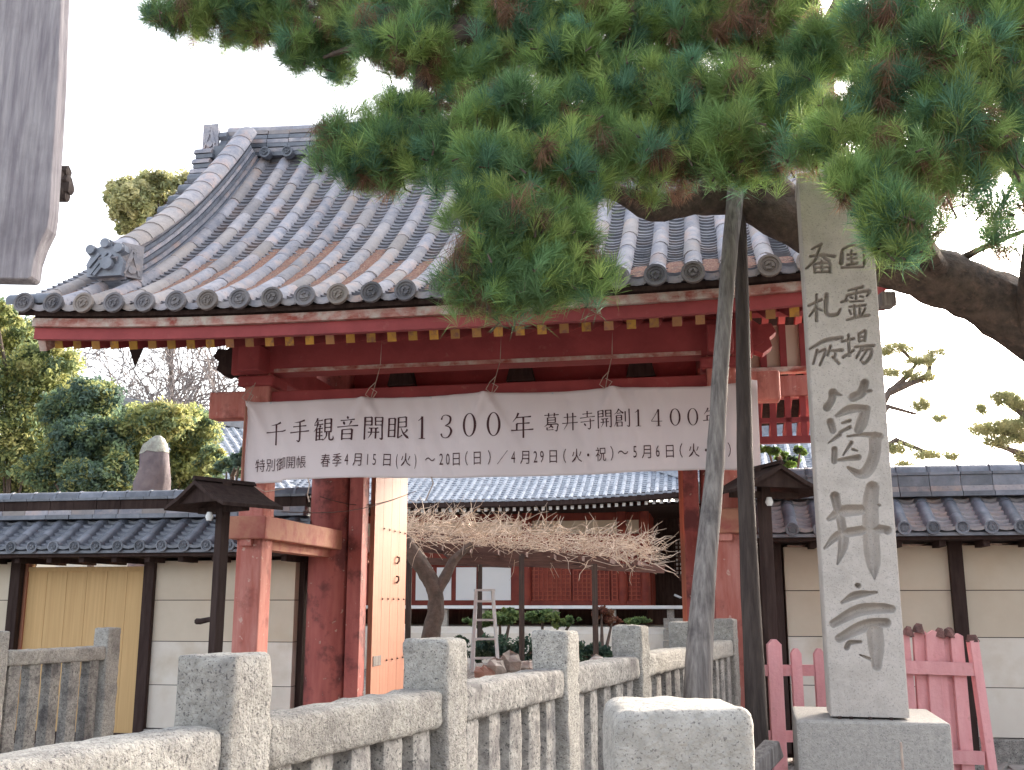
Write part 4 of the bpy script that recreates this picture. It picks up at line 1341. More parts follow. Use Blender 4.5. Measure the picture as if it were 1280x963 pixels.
# ------------------------------------------------------------------ pink picket fence
pf = empty('picket_fence', P(1010, 870, 8.5).xy.to_3d(), 0, 'faded pink picket fence between the dark pole and the monument', 'fence', 'pink picket fencing by the right wall')
x0 = P(1010, 870, 8.5).x
for px, wpx, tp, py_t in ((971, 17, 1.27, 0), (998, 12, 1.20, 0), (1027, 12, 1.20, 0), (1056, 12, 1.2, 0), (1084, 12, 1.2, 0)):
    x = P(px, 860, 8.5).x - x0
    w2 = wpx / FPX * 8.5 / 2
    MB().prism([(-w2, .03), (w2, .03), (w2, tp - .04), (w2 * .3, tp), (-w2 * .3, tp), (-w2, tp - .04)], Matrix.Translation((x, 0, 0)), .05).build('picket' if wpx < 15 else 'fence_post', PINK, pf)
for zz in (1.03, .53):
    MB().box((.25, -.02 + .065, zz), (1.25, .035, .085)).build('rail', PINK, pf)
pg = empty('picket_fence', P(1170, 870, 7.7).xy.to_3d(), 0, 'stacked pink fence panels with rotten top edges right of the monument', 'fence', 'pink picket fencing by the right wall')
x0 = P(1170, 870, 7.7).x
for i, px in enumerate((1128, 1142, 1156, 1169, 1182, 1194, 1204)):
    x = P(px, 880, 7.7).x - x0
    tp = 1.34 + random.uniform(-.035, .02)
    w2 = .045
    MB().prism([(-w2, .03), (w2, .03), (w2, tp - random.uniform(.0, .03)), (w2 * .2, tp + .01), (-w2, tp - random.uniform(0, .03))], Matrix.Translation((x, .02 * (i % 3), 0)) @ Matrix.Rotation(R(random.uniform(-1.5, 2.0)), 4, 'Y'), .035).build('picket', PINK, pg)
    if i in (1, 2, 4, 5):
        MB().tube([(x, .02, tp - .015), (x + .01, .02, tp + .03), (x + .015, .02, tp + .05)], [.042, .032, .018], 7, wob=.3).build('rotten_tip', ROT, pg)
for zz in (1.1, .5):
    MB().box((-.02, -.03, zz), (.62, .03, .09), Matrix.Rotation(R(2), 3, 'Y')).build('rail', PINK, pg)
MB().beam((.36, -.02, 0), (.285, -.02, 1.29), .075, .06).build('fence_post', PINK, pg)
MB().tube([(.285, -.02, 1.28), (.283, -.02, 1.33)], [.045, .03], 7, wob=.2).build('rotten_tip', ROT, pg)
for px, h in ((1128, .42), (1093, .30), (1089, .34)):
    pass


# ------------------------------------------------------------------ foliage helpers
def unit(v):
    return v / (np.linalg.norm(v, axis=1, keepdims=True) + 1e-9)


def tuft_mesh(name, centers, axes, length, n_need, cols, width=.0035, spread=.75):
    """pine needle sprays: every needle one slim triangle"""
    K = len(centers)
    c = np.repeat(centers, n_need, 0); a = np.repeat(axes, n_need, 0)
    L = np.repeat(length, n_need) * rng.uniform(.7, 1.08, K * n_need)
    rnd = unit(rng.normal(size=(K * n_need, 3)))
    d = unit(a * rng.uniform(.35, 1.1, (K * n_need, 1)) + rnd * spread)
    base = c - a * (rng.uniform(0, .075, (K * n_need, 1)) * (np.repeat(length, n_need)[:, None] / .1))
    side = unit(np.cross(d, unit(rng.normal(size=d.shape))))
    wv = side * width / 2
    droop = np.zeros_like(d); droop[:, 2] = -rng.uniform(0, .12, len(d))
    tip = base + (d + droop) * L[:, None]
    mid = base + d * L[:, None] * .5
    V = np.stack([base, mid + wv, tip, mid - wv], 1).reshape(-1, 3)
    nn = K * n_need
    loops = np.arange(nn * 4)
    cc = np.repeat(cols, n_need, 0) * rng.uniform(.75, 1.25, (nn, 1))
    cv = np.repeat(cc, 4, 0)
    return bigmesh(name, V, 4, loops, NEEDLE, cv)


def leaf_mesh(name, blobs, n, size, pal, mat=None, up=.3, shell=.5):
    """blobs: (center Vector, (rx,ry,rz)); leaves as small bent quads spread through the crown"""
    vol = np.array([b[1][0] * b[1][1] * b[1][2] for b in blobs]) ** .75
    cnt = (vol / vol.sum() * n).astype(int) + 1
    C = []; Nn = []; cl_ = []
    pal = np.array(pal)
    for (c, r_), k in zip(blobs, cnt):
        # sub-clumps give an uneven outline
        m = max(5, int(k / 70))
        cd = unit(rng.normal(size=(m, 3))) * (rng.uniform(.25, 1.0, (m, 1)) ** .5)
        cc = np.array(c) + cd * np.array(r_) * .85
        rs = rng.uniform(.18, .42, m)
        tint = pal[rng.integers(0, len(pal), m)] * rng.uniform(.8, 1.2, (m, 1))
        w_ = rng.integers(0, m, k)
        d = unit(rng.normal(size=(k, 3)))
        rad = rng.uniform(0, 1, (k, 1)) ** .5
        p = cc[w_] + d * rad * rs[w_][:, None] * np.array(r_)
        C.append(p); Nn.append(d); cl_.append(tint[w_])
    C = np.vstack(C); Nn = np.vstack(Nn); cl_ = np.vstack(cl_)
    K = len(C)
    nrm = unit(Nn * .6 + rng.normal(size=(K, 3)) * .7 + np.array([0, 0, up]))
    t = unit(np.cross(nrm, rng.normal(size=(K, 3)))); b_ = np.cross(nrm, t)
    s_ = (size * rng.uniform(.6, 1.3, K))[:, None]
    V = np.stack([C - t * s_, C - b_ * s_ * .45, C + t * s_, C + b_ * s_ * .45], 1).reshape(-1, 3)
    loops = np.arange(K * 4)
    cv = np.repeat(cl_ * rng.uniform(.75, 1.25, (K, 1)), 4, 0)
    return bigmesh(name, V, 4, loops, mat or LEAF, cv)


def branches(mb, a, b_, r0, depth, n=3, spread=.5, gravity=0.0, seg=4, minr=.004):
    a = Vector(a); b_ = Vector(b_)
    L = (b_ - a).length
    pts = [a]
    for k in range(1, seg + 1):
        p = a.lerp(b_, k / seg) + Vector((random.uniform(-1, 1), random.uniform(-1, 1), random.uniform(-1, 1))) * L * .06
        pts.append(p)
    mb.tube(pts, [r0 * (1 - .55 * k / seg) for k in range(seg + 1)], 5 if r0 > .03 else 3, cap=False)
    if depth > 0:
        for k in range(n):
            t = random.uniform(.3, 1)
            s = pts[min(seg, max(1, round(t * seg)))]
            d = (b_ - a).normalized() + Vector((random.uniform(-1, 1), random.uniform(-1, 1), random.uniform(-.8, 1) - gravity)) * spread
            branches(mb, s, s + d.normalized() * L * random.uniform(.45, .75), max(minr, r0 * .5), depth - 1, n, spread, gravity, 3, minr)


# ------------------------------------------------------------------ the great pine
PT = [(1560, 790, 7.0, .36), (1500, 600, 7.0, .33), (1420, 500, 6.95, .29), (1345, 440, 6.95, .25), (1280, 400, 6.9, .225), (1225, 368, 6.85, .20), (1165, 344, 6.8, .19), (1100, 325, 6.8, .17), (1040, 300, 6.8, .165),
      (985, 275, 6.8, .165), (925, 245, 6.8, .15), (865, 250, 6.75, .11), (815, 262, 6.7, .085), (770, 240, 6.6, .06), (720, 235, 6.4, .045)]
pine = empty('pine_tree', (P(1560, 790, 7.0).x + .2, 7.0, 0), 0, 'big old pine whose dark limb and needle boughs hang across the roof and sky', 'tree')
PO = pine.location.copy()
tp = MB()
pp = [Vector((PO.x, PO.y, -.05)), Vector((PO.x - .05, PO.y, .7))] + [P(a, b_, c) for a, b_, c, r_ in PT]
rr = [.48, .40] + [r_ for *_, r_ in PT]
c4 = catmull([(*p, r_) for p, r_ in zip(pp, rr)], 4)
tp.tube([Vector(c[:3]) - PO for c in c4], [c[3] for c in c4], 16, wob=.07)
tp.build('trunk', BARK, pine, smooth=True)
for br_ in ([(1000, 262, 6.8, .10), (930, 200, 6.6, .085), (850, 160, 6.3, .075), (760, 120, 6.1, .07), (680, 70, 6.0, .07), (600, 35, 6.0, .065), (520, 20, 6.2, .055), (430, 15, 6.5, .04), (300, 10, 6.8, .025), (220, 12, 6.8, .012)],
            [(640, 45, 6.0, .055), (560, 50, 6.0, .06), (530, 90, 6.0, .055), (520, 150, 5.9, .04), (480, 190, 5.8, .02)],
            [(590, 40, 6.0, .05), (510, 40, 6.1, .045), (455, 55, 6.3, .03), (405, 72, 6.5, .012)],
            [(720, 95, 6.1, .05), (745, 130, 5.9, .045), (735, 200, 5.7, .035), (690, 290, 5.5, .025), (640, 340, 5.4, .015)],
            [(930, 215, 6.6, .07), (945, 130, 6.3, .075), (985, 85, 6.1, .07), (1030, 40, 6.0, .05), (1060, -30, 6.0, .03)],
            [(1180, 345, 6.8, .06), (1150, 290, 6.0, .05), (1110, 250, 5.2, .04), (1070, 215, 4.9, .03)],
            [(1290, 410, 6.8, .12), (1300, 250, 6.0, .10), (1230, 160, 5.4, .07), (1150, 110, 5.0, .045), (1080, 80, 5.0, .02)],
            [(1060, 310, 6.8, .06), (1120, 190, 6.0, .05), (1060, 130, 5.6, .03)],
            [(1205, 322, 6.8, .03), (1240, 305, 6.6, .02), (1290, 285, 6.5, .012)],
            [(850, 160, 6.3, .05), (820, 90, 6.2, .05), (840, 20, 6.2, .03), (860, -40, 6.2, .02)]):
    b = MB(); c4 = catmull([(*P(a, b__, c), r_) for a, b__, c, r_ in br_], 4)
    b.tube([Vector(c[:3]) - PO for c in c4], [c[3] for c in c4], 8, wob=.08)
    b.build('branch', BARK, pine, smooth=True)
BL_ = [(520, 50, 38, 34, 5.9, .8), (475, 35, 40, 30, 6.0, .8), (560, 5, 60, 30, 6.1, 1), (620, -10, 60, 30, 6.0, 1), (700, 0, 60, 30, 6.0, 1), (800, -5, 60, 30, 6.0, 1), (900, 0, 60, 30, 5.9, 1), (980, 10, 50, 40, 5.8, 1), (1000, 80, 40, 40, 5.8, 1), (1140, 0, 60, 30, 5.0, 1), (1220, -10, 60, 30, 5.0, 1), (560, 75, 35, 40, 6.2, .8), (1180, 190, 50, 35, 5.0, .8), (1270, 60, 40, 60, 5.0, 1), (740, 110, 50, 30, 5.9, .8), (595, 130, 30, 40, 5.9, .8),
  # px, py, rx, ry, Y, weight   needle boughs
 (225, 18, 48, 26, 6.8, 1), (285, 22, 58, 32, 6.8, 1.1), (345, 22, 60, 36, 6.7, 1), (390, 50, 45, 38, 6.6, 1), (420, 82, 34, 20, 6.6, .7), (450, 30, 55, 45, 6.5, 1), (500, 55, 45, 50, 6.4, 1), (330, -15, 110, 30, 6.7, 1), (480, -10, 90, 35, 6.5, 1),
 (435, 178, 42, 38, 5.8, 1.1), (485, 195, 50, 35, 5.8, 1.1), (500, 150, 42, 38, 5.9, 1), (550, 195, 48, 36, 5.7, 1), (450, 205, 45, 20, 5.8, .8), (545, 110, 30, 30, 6.0, .7), (575, 165, 45, 30, 5.6, .8),
 (610, 75, 45, 35, 5.9, .9), (655, 30, 60, 45, 5.9, 1), (700, 75, 58, 45, 5.8, 1), (760, 40, 65, 50, 5.9, 1), (640, 140, 55, 45, 5.5, 1), (720, 150, 50, 45, 5.6, .9), (790, 110, 55, 45, 5.7, 1),
 (700, 205, 65, 40, 5.4, 1.1), (630, 215, 55, 45, 5.3, 1.1), (600, 275, 38, 42, 5.2, 1), (645, 280, 50, 45, 5.2, 1.1), (600, 345, 40, 48, 5.2, 1.1), (655, 345, 52, 40, 5.2, 1.1), (720, 350, 42, 30, 5.3, 1), (700, 290, 42, 40, 5.3, 1), (725, 225, 38, 40, 5.4, .9), (745, 330, 22, 22, 5.3, .6),
 (790, 185, 55, 38, 5.5, 1), (850, 40, 65, 50, 5.9, 1), (850, 115, 60, 45, 5.6, 1), (860, 185, 55, 38, 5.6, 1.1), (915, 200, 48, 32, 5.5, 1.1), (920, 120, 55, 45, 5.5, 1.1), (940, 40, 70, 50, 5.8, 1), (985, 130, 50, 38, 5.4, 1), (965, 190, 40, 26, 5.4, .9), (900, 160, 45, 28, 5.3, .6),
 (820, 225, 40, 18, 5.9, .6), (1040, 55, 60, 50, 5.4, 1), (1010, 190, 32, 20, 5.0, .8), (1068, 220, 36, 30, 4.8, 1.1), (1050, 160, 48, 36, 4.9, 1.1), (1098, 250, 36, 30, 4.7, 1.2), (1112, 300, 30, 26, 4.7, 1), (1120, 200, 60, 45, 4.8, 1.2), (1120, 110, 62, 50, 4.9, 1.2), (1100, 30, 60, 45, 5.0, 1),
 (1135, 270, 42, 36, 4.7, 1.1), (1135, 308, 26, 20, 4.7, .7), (1190, 150, 60, 50, 4.8, 1.1), (1190, 60, 65, 55, 4.8, 1.1), (1250, 110, 55, 55, 4.9, 1), (1250, 20, 60, 50, 4.9, 1), (1190, 222, 50, 28, 4.9, 1), (1250, 245, 45, 18, 5.2, .8), (1250, 180, 50, 38, 4.9, 1), (1235, 288, 32, 12, 6.2, .35), (1265, 305, 30, 10, 6.2, .35),
]
C = []; Ax = []; Ln = []; Cl = []
greens = np.array([(.19, .30, .11), (.24, .35, .11), (.13, .23, .10), (.11, .22, .13), (.29, .38, .12)])
browns = np.array([(.26, .14, .09), (.20, .12, .08), (.30, .18, .11)])
for (px, py, rx, ry, Y, wt) in BL_:
    c0 = np.array(P(px, py, Y)); sc_ = Y / FPX
    area = rx * ry * sc_ * sc_
    k = int(wt * area * 4300)
    # sprays sit in clusters: twig ends inside the bough
    m = max(4, k // 5)
    tw = unit(rng.normal(size=(m, 3))) * rng.uniform(.1, 1, (m, 1)) ** .45
    p = c0 + tw * np.array([rx * sc_, min(rx, 60) * sc_ * .9, ry * sc_])
    for i in range(m):
        tint = greens[rng.integers(0, 5)] * rng.uniform(.8, 1.35)
        isb = rng.uniform() < (.15 if tw[i, 2] < 0 else .03)
        for j in range(5):
            q = p[i] + rng.normal(size=3) * .04
            if isb:
                ax = unit(np.array([[rng.normal() * .5, rng.normal() * .5, -.8]]))[0]; cc = browns[rng.integers(0, 3)]
            else:
                ax = unit(np.array([[rng.normal() * .45 + tw[i, 0] * .5, rng.normal() * .45 - .15, .75 + rng.normal() * .25]]))[0]
                cc = tint * rng.uniform(.85, 1.15)
            C.append(q); Ax.append(ax); Ln.append(rng.uniform(.095, .155)); Cl.append(cc)
C = np.array(C); Ax = np.array(Ax); Ln = np.array(Ln); Cl = np.array(Cl)
print('pine tufts', len(C))
me = tuft_mesh('needles', C - np.array(PO), Ax, Ln, 72, Cl, width=.0029, spread=.55)
o = bpy.data.objects.new('needles', me); link(o, pine); o['kind'] = 'stuff'
# fine twigs under the sprays
tw_ = MB()
for i in range(0, len(C), 5):
    q = Vector(C[i]) - PO; a = Vector(Ax[i])
    tw_.tube([q - Vector((a.x * .5, a.y * .5, .9)) * random.uniform(.04, .09) + Vector((random.uniform(-.05, .05), random.uniform(-.05, .05), 0)), q - a * .05, q], [.007, .005, .003], 3, cap=False)
tw_.build('twigs', BARK, pine, kind='stuff')
# small wooden saddle under the limb
o = MB().box(P(1108, 376, 6.9), (.10, .12, .10)).build('limb_saddle', GREYW, bevel=.008)
tag(o, 'small wooden block wedged under the pine limb right of the monument', 'wood block')


# ------------------------------------------------------------------ trees behind
def broad_tree(label, base_px, Y, blobs, n, size, pal, group, name='evergreen_tree', trunk_r=.07):
    bx = P(base_px, 600, Y).x
    root = empty(name, (bx, Y, 0), 0, label, 'tree', group)
    o0 = root.location
    bb = []
    for px, py, rx, ry in blobs:
        c = P(px, py, Y + random.uniform(-.8, .8)) - o0
        s_ = Y / FPX
        bb.append((c, (rx * s_, min(rx, ry) * s_ * 1.0, ry * s_)))
    zt_ = min(c.z for c, _ in bb)
    t = MB()
    hi = max(bb, key=lambda q: q[0].z)[0]
    t.tube([(0, 0, 0), (random.uniform(-.1, .1), 0, zt_ * .5), (hi.x * .4, hi.y * .4, (zt_ + hi.z) / 2), tuple(hi)], [trunk_r, trunk_r * .8, trunk_r * .5, .03], 8, wob=.08)
    for c, r_ in bb:
        t.tube([(hi.x * .2, 0, zt_ * .7), (c.x * .6, c.y * .6, (zt_ * .8 + c.z) / 2), tuple(c)], [trunk_r * .4, trunk_r * .25, .015], 5)
    t.build('trunk', BARKG, root, smooth=True)
    me = leaf_mesh('crown', bb, n, size, pal)
    o = bpy.data.objects.new('crown', me); link(o, root)
    return root


yg = [(.42, .43, .17), (.34, .37, .15), (.24, .29, .14), (.48, .46, .2), (.16, .22, .13)]
dg = [(.15, .22, .14), (.19, .26, .14), (.36, .38, .16), (.12, .18, .14)]
GT = 'trees behind the left wall'
broad_tree('tall yellow green evergreen at the left edge behind the wall', 25, 19, [(10, 430, 60, 45), (-5, 395, 40, 25), (55, 455, 45, 35), (40, 490, 60, 50), (10, 550, 60, 50), (60, 560, 50, 45), (-60, 480, 60, 90), (20, 610, 70, 40), (75, 470, 30, 40)], 75000, 0.046, yg, GT)
broad_tree('dark green evergreen with a forked trunk just left of the old stone stele', 118, 17, [(115, 500, 42, 34), (80, 520, 34, 40), (95, 555, 42, 36), (60, 590, 45, 30), (135, 550, 38, 34), (110, 600, 40, 28), (150, 590, 22, 35)], 52000, 0.042000000000000005, dg, GT)
broad_tree('yellow green evergreen behind and right of the old stone stele', 220, 18, [(200, 525, 44, 26), (165, 530, 30, 26), (240, 540, 40, 34), (140, 590, 35, 30), (225, 590, 45, 32), (175, 560, 30, 40), (262, 580, 24, 24)], 56000, 0.042000000000000005, yg, GT)
broad_tree('small dark pine shrub beside the left gate post above the wall', 285, 15, [(283, 590, 26, 20), (270, 605, 22, 14), (300, 575, 16, 16)], 2500, .05, dg, GT, trunk_r=.07)
broad_tree('round pale green tree rising behind the left end of the gate roof', 210, 34, [(150, 240, 24, 24), (165, 255, 34, 34), (195, 232, 36, 26), (240, 240, 36, 30), (155, 280, 22, 18), (215, 270, 34, 26), (170, 285, 20, 22), (205, 300, 30, 18), (280, 260, 30, 30)], 22000, .10, [(.44, .43, .22), (.36, .38, .2), (.5, .47, .26)], GT, trunk_r=.12)
# bare trees
for (px, py0, py1, Y, seed, lab) in ((215, 640, 420, 26, 4, 'bare grey branched tree seen below the left end of the eave'), (275, 640, 430, 27, 9, 'bare pale tree close to the left gate post'), (140, 640, 430, 28, 12, 'bare thin tree above the dark evergreen at left')):
    random.seed(seed)
    base = P(px, py0, Y); top = P(px - 20, py1, Y)
    root = empty('bare_tree', (base.x, Y, 0), 0, lab, 'tree', 'leafless trees in the left background')
    b = MB()
    b.tube([(0, 0, 0), (.1, 0, 2), (0, 0, 3.6)], [.08, .07, .06], 7)
    for k in range(8):
        a = Vector((0, 0, random.uniform(2.6, 3.6)))
        e = Vector((random.uniform(-1.8, 1.8), random.uniform(-1, 1), top.z - 1.6 + random.uniform(-1.2, .4)))
        branches(b, a, e, .06, 4, 3, .8, .15, 4, .014)
    b.build('branches', TWIGG, root)
random.seed(21)

# old stone stele behind the wall
st = empty('stone_stele', P(185, 700, 15).xy.to_3d(), 0, 'old rounded dark stele with pale lichen top showing above the left wall', 'stele')
b = MB()
zt_ = P(187, 545, 15).z
prof = [(.27, .235, q) for q in np.linspace(0, .55, 6)] + [(.265, .23, .65), (.255, .22, .74), (.245, .21, .82), (.235, .20, .88), (.215, .19, .93), (.17, .16, .965), (.10, .10, .988), (.03, .03, 1.0)]


def stele_part(q0, q1, grow):
    b = MB(); vs = []; fs = []
    pr = [p for p in prof if q0 <= p[2] <= q1]
    n = 22
    for rx_, ry_, q in pr:
        for k in range(n):
            a = 2 * math.pi * k / n
            d = Vector((math.cos(a) * (rx_ + grow), math.sin(a) * (ry_ + grow), q * zt_))
            vs.append(d + mnoise.noise_vector(d * 3.2) * .07 + mnoise.noise_vector(d * 11) * .035)
    for i in range(len(pr) - 1):
        for k in range(n):
            fs.append((i * n + k, i * n + (k + 1) % n, (i + 1) * n + (k + 1) % n, (i + 1) * n + k))
    fs.append(tuple(range((len(pr) - 1) * n, len(pr) * n)))
    return b.add(vs, fs)


stele_part(0, .97, 0).build('shaft', SNOWST, st, smooth=True)
stele_part(.93, 1.0, .008).build('cap', LICH, st, smooth=True)

# faint pines at the right
def far_pine(label, Y, limbs, blobs, bx, name='distant_pine'):
    root = empty(name, (P(bx, 600, Y).x, Y, 0), 0, label, 'tree', 'pines beyond the right wall')
    o0 = root.location
    b = MB()
    b.tube([(0, 0, 0), (.2, 0, 2), tuple(P(limbs[0][0][0], limbs[0][0][1], Y) - o0)], [.2, .17, .13], 7)
    for l_ in limbs:
        b.tube([P(x, y, Y) - o0 for x, y in l_], [.10 - .07 * i / max(1, len(l_) - 1) for i in range(len(l_))], 6, wob=.1)
    b.build('trunk', BARKG, root, smooth=True)
    s_ = Y / FPX
    Cc = []; Aa = []
    for px, py, rx, ry in blobs:
        k = int(rx * ry * .55) + 8
        p = np.array(P(px, py, Y) - o0) + unit(rng.normal(size=(k, 3))) * rng.uniform(.1, 1, (k, 1)) ** .5 * np.array([rx * s_, rx * s_ * .7, ry * s_])
        Cc.append(p)
    Cc = np.vstack(Cc)
    Aa = unit(rng.normal(size=Cc.shape) * .35 + np.array([0, 0, 1]))
    pal = np.array([(.42, .40, .2), (.36, .38, .2), (.5, .46, .24)])  # pale yellow tones carry the glare that washes over these pines
    me = tuft_mesh('needles', Cc, Aa, np.full(len(Cc), .14), 16, pal[rng.integers(0, 3, len(Cc))], width=.014, spread=.9)
    o = bpy.data.objects.new('needles', me); link(o, root); o['kind'] = 'stuff'


far_pine('sparse sunlit pine just right of the monument above the wall', 22, [[(1062, 590), (1095, 520), (1112, 490), (1135, 470), (1145, 455), (1120, 430)], [(1112, 490), (1160, 470), (1165, 445)], [(1070, 560), (1110, 508), (1145, 518)], [(1070, 580), (1120, 550), (1175, 572)]],
         [(1118, 435, 30, 5), (1150, 450, 25, 6), (1170, 440, 14, 4), (1115, 465, 25, 5), (1150, 470, 24, 6), (1105, 440, 14, 4), (1150, 505, 14, 8), (1175, 522, 12, 4), (1120, 560, 20, 6), (1160, 568, 24, 5), (1130, 582, 14, 6), (1190, 570, 10, 4)], 1050)
far_pine('thicker sunlit pine at the right edge above the wall', 20, [[(1330, 600), (1310, 540), (1270, 545), (1225, 535)], [(1310, 560), (1280, 520), (1255, 500)], [(1320, 590), (1270, 565), (1240, 555)]],
         [(1255, 497, 20, 10), (1275, 505, 16, 8), (1225, 510, 8, 6), (1240, 535, 36, 9), (1270, 530, 20, 9), (1245, 552, 22, 6), (1275, 545, 16, 8), (1277, 570, 10, 8), (1290, 520, 14, 10)], 1330)
broad_tree('bright green clipped pine shrub between the dark pole and the monument', 985, 14, [(985, 572, 22, 12), (960, 560, 24, 8), (975, 582, 24, 7), (1000, 565, 12, 8)], 2600, .04, [(.10, .17, .045), (.14, .22, .05), (.045, .07, .04)], None, name='clipped_pine', trunk_r=.06)

# ------------------------------------------------------------------ main hall behind the gate
HC = Vector((3.35, 26.6, 0))
hall = empty('main_hall', HC, -A, 'red temple hall with wide grey tiled roof and white veranda edge seen through the gate', 'temple hall')


def hz(y):
    t = (y + 1.9)
    return 3.98 + .42 * t + .035 * t * t


def hup(x):
    return .22 * max(0, (x + 3.2) / 5.0) ** 2 if x > -3.2 else 0


X0, X1, Y1_ = -13.0, 1.9, 5.0
b = MB()
nx, ny = 30, 10
vs = []
for j in range(ny + 1):
    for i in range(nx + 1):
        y = -1.9 + (Y1_ + 1.9) * j / ny
        x = X0 + (X1 - (y + 1.9) * .95 - X0) * i / nx
        vs.append((x, y, hz(y) + hup(x) * (1 - j / ny)))
m_ = len(vs)
vs += [(x, y, z - .12) for x, y, z in vs]
fs = []
for j in range(ny):
    for i in range(nx):
        a = j * (nx + 1) + i
        fs.append((a, a + 1, a + nx + 2, a + nx + 1)); fs.append((a + m_, a + nx + 1 + m_, a + nx + 2 + m_, a + 1 + m_))
for i in range(nx):
    fs.append((i, i + 1, i + 1 + m_, i + m_))
b.add(vs, fs)
hroof = b.build('roof', DARKW, hall)
b = MB(); f2 = MB()
x = X0 + .1
while x < X1:
    ymax = min(Y1_, (X1 - x) / .95 - 1.9)
    y = -1.92
    while y < ymax - .05:
        y2 = min(y + .34, ymax)
        z0, z1 = hz(y) + hup(x) * max(0, 1 - (y + 1.9) / 6.9), hz(y2) + hup(x) * max(0, 1 - (y2 + 1.9) / 6.9)
        vs = []
        for yy, zz, r_ in ((y, z0, .068), (y2, z1, .060)):
            for k in range(5):
                a = math.pi * k / 4
                vs.append((x + math.cos(a) * r_, yy, zz + .01 + math.sin(a) * r_))
        b.add(vs, [(k, k + 1, k + 6, k + 5) for k in range(4)] + [(4, 3, 2, 1, 0)])
        y = y2
    y = -1.92
    while y < ymax - .05:
        y2 = min(y + .14, ymax)
        z0 = hz(y) + hup(x) * max(0, 1 - (y + 1.9) / 6.9); z1 = hz(y2) + hup(x) * max(0, 1 - (y2 + 1.9) / 6.9)
        xa, xb = x + .05, x + .155
        f2.add([(xa, y, z0 + .045), (xb, y, z0 + .045), (xb, y2, z1 + .012), (xa, y2, z1 + .012), (xa, y, z0), (xb, y, z0)], [(0, 1, 2, 3), (4, 5, 1, 0)])
        y = y2
    x += .205
b.build('round_tile', HTILE, hroof, kind='stuff', smooth=True)
f2.build('flat_tile', HTILE, hroof, kind='stuff')
# hip ridge and corner
b = MB()
path = []
for t in np.linspace(0, 1, 12):
    y = -1.8 + (Y1_ + 1.8) * t; x = X1 - (y + 1.9) * .95
    path.append((Vector((x, y, hz(y) + hup(x) * (1 - t) + .02)), Vector((.7, .7, 0)), Vector((0, 0, 1))))
b.sweep([(-.13, 0), (.13, 0), (.12, .22), (.07, .30), (-.07, .30), (-.12, .22)], path)
b.build('hip_ridge', HTILE, hroof)
# side slope beyond the hip
b = MB(); b.add([(X1, -1.9, hz(-1.9) + hup(X1)), (X1, 9, hz(-1.9) + .05), (X1 - 6.5, 9, hz(Y1_)), (X1 - 6.5, Y1_, hz(Y1_))], [(0, 1, 2, 3)])
b.build('side_roof_slope', HTILE, hroof)
rt = MB()
for x in np.arange(X0, X1 - .1, .178):
    rt.box((x, -1.72, 3.80 + hup(x)), (.075, .012, .085))
rt.build('rafter_end', WHITEP, hroof, kind='stuff')
b = MB(); b.sweep([(-.06, 0), (.10, 0), (.10, .20), (-.06, .20)], [(Vector((x, -1.78, 3.845 + hup(x))), Vector((0, 1, 0)), Vector((0, 0, 1))) for x in np.linspace(X0, X1, 24)])
b.build('eave_fascia', DARKW, hroof)
rt = MB()
for x in np.arange(X0, X1 - .1, .178):
    rt.beam((x, -1.71, 3.80 + hup(x)), (x, 0, 4.25), .07, .08)
rt.build('rafter', DARKW, hroof, kind='stuff')
# walls and openings
MB().box((-6.5, .25, 2.75), (13.0, .3, 2.7)).build('wall', REDD, hall)
for x0_, x1_ in ((-13, -9.9), (-9.75, -6.6), (-6.45, -3.1), (-2.95, -.62), (-.5, -.08)):
    MB().box(((x0_ + x1_) / 2, .085, 3.47), (x1_ - x0_, .03, .34)).build('plaster_panel', PLASC, hall)
for x in (-12.9, -9.83, -6.52, -3.02, -.56, 0):
    MB().tube([(x, .02, 1.5), (x, .02, 4.1)], .13, 12).build('column', REDD, hall, smooth=True)
MB().box((-6.5, .02, 3.2), (13.2, .14, .14)).build('head_rail', REDD, hall)
MB().box((-6.5, .02, 2.62), (13.2, .16, .12)).build('door_lintel', REDD, hall)
MB().box((-6.5, .04, 1.56), (13.2, .2, .10)).build('door_sill', REDD, hall)
hx = lambda px: (((px - 640) / FPX / 1.01) * HC.y - HC.x) / (U.x - ((px - 640) / FPX / 1.01) * U.y)
for a, c in ((520, 541), (546, 564), (570, 595), (599, 638)):
    a, c = hx(a), hx(c)
    MB().box(((a + c) / 2, .06, 2.05), (c - a, .03, .84)).build('shoji_panel', SHOJI, hall)
for a, c in ((656, 712), (716, 760), (764, 800)):
    a, c = hx(a), hx(c)
    d = MB().box(((a + c) / 2, .07, 2.06), (c - a, .04, .92)).build('lattice_door', REDD, hall)
    n = max(4, int((c - a) / .11))
    g = MB()
    for k in range(n + 1):
        g.box((a + (c - a) * k / n, .035, 2.06), (.028, .03, .90))
    for k in range(9):
        g.box(((a + c) / 2, .025, 1.64 + k * .105), (c - a, .022, .025))
    g.build('lattice', M('lattice_red', (.36, .085, .045), (.28, .05, .03), rough=.5, bump=0), d)
# veranda
MB().box((-6.2, -.75, 1.44), (14.6, 1.5, .05)).build('veranda_floor', GREYW, hall)
MB().box((-6.2, -1.52, 1.465), (14.6, .03, .075)).build('veranda_edge', WHITEP, hall)
for px in (573, 618, 703, 770, 838):
    x = hx(px)
    MB().box((x, -1.35, 1.2), (.16, .16, .45)).build('veranda_post', GRAN, hall)
MB().box((-6.5, .6, 1.0), (13, .2, 1.0)).build('underfloor_shade', DARKW, hall)  # dark sheet standing in for the shade beneath the veranda
b = MB(); b.sweep([(-1.75, 0), (-1.7, .85), (-1.45, 1.0), (0.4, 1.02), (.4, 0)], [(Vector((xx, 0, 0)), Vector((0, 1, 0)), Vector((0, 0, 1))) for xx in (-13, 1.2)])
b.build('plaster_plinth', PLAST, hall)
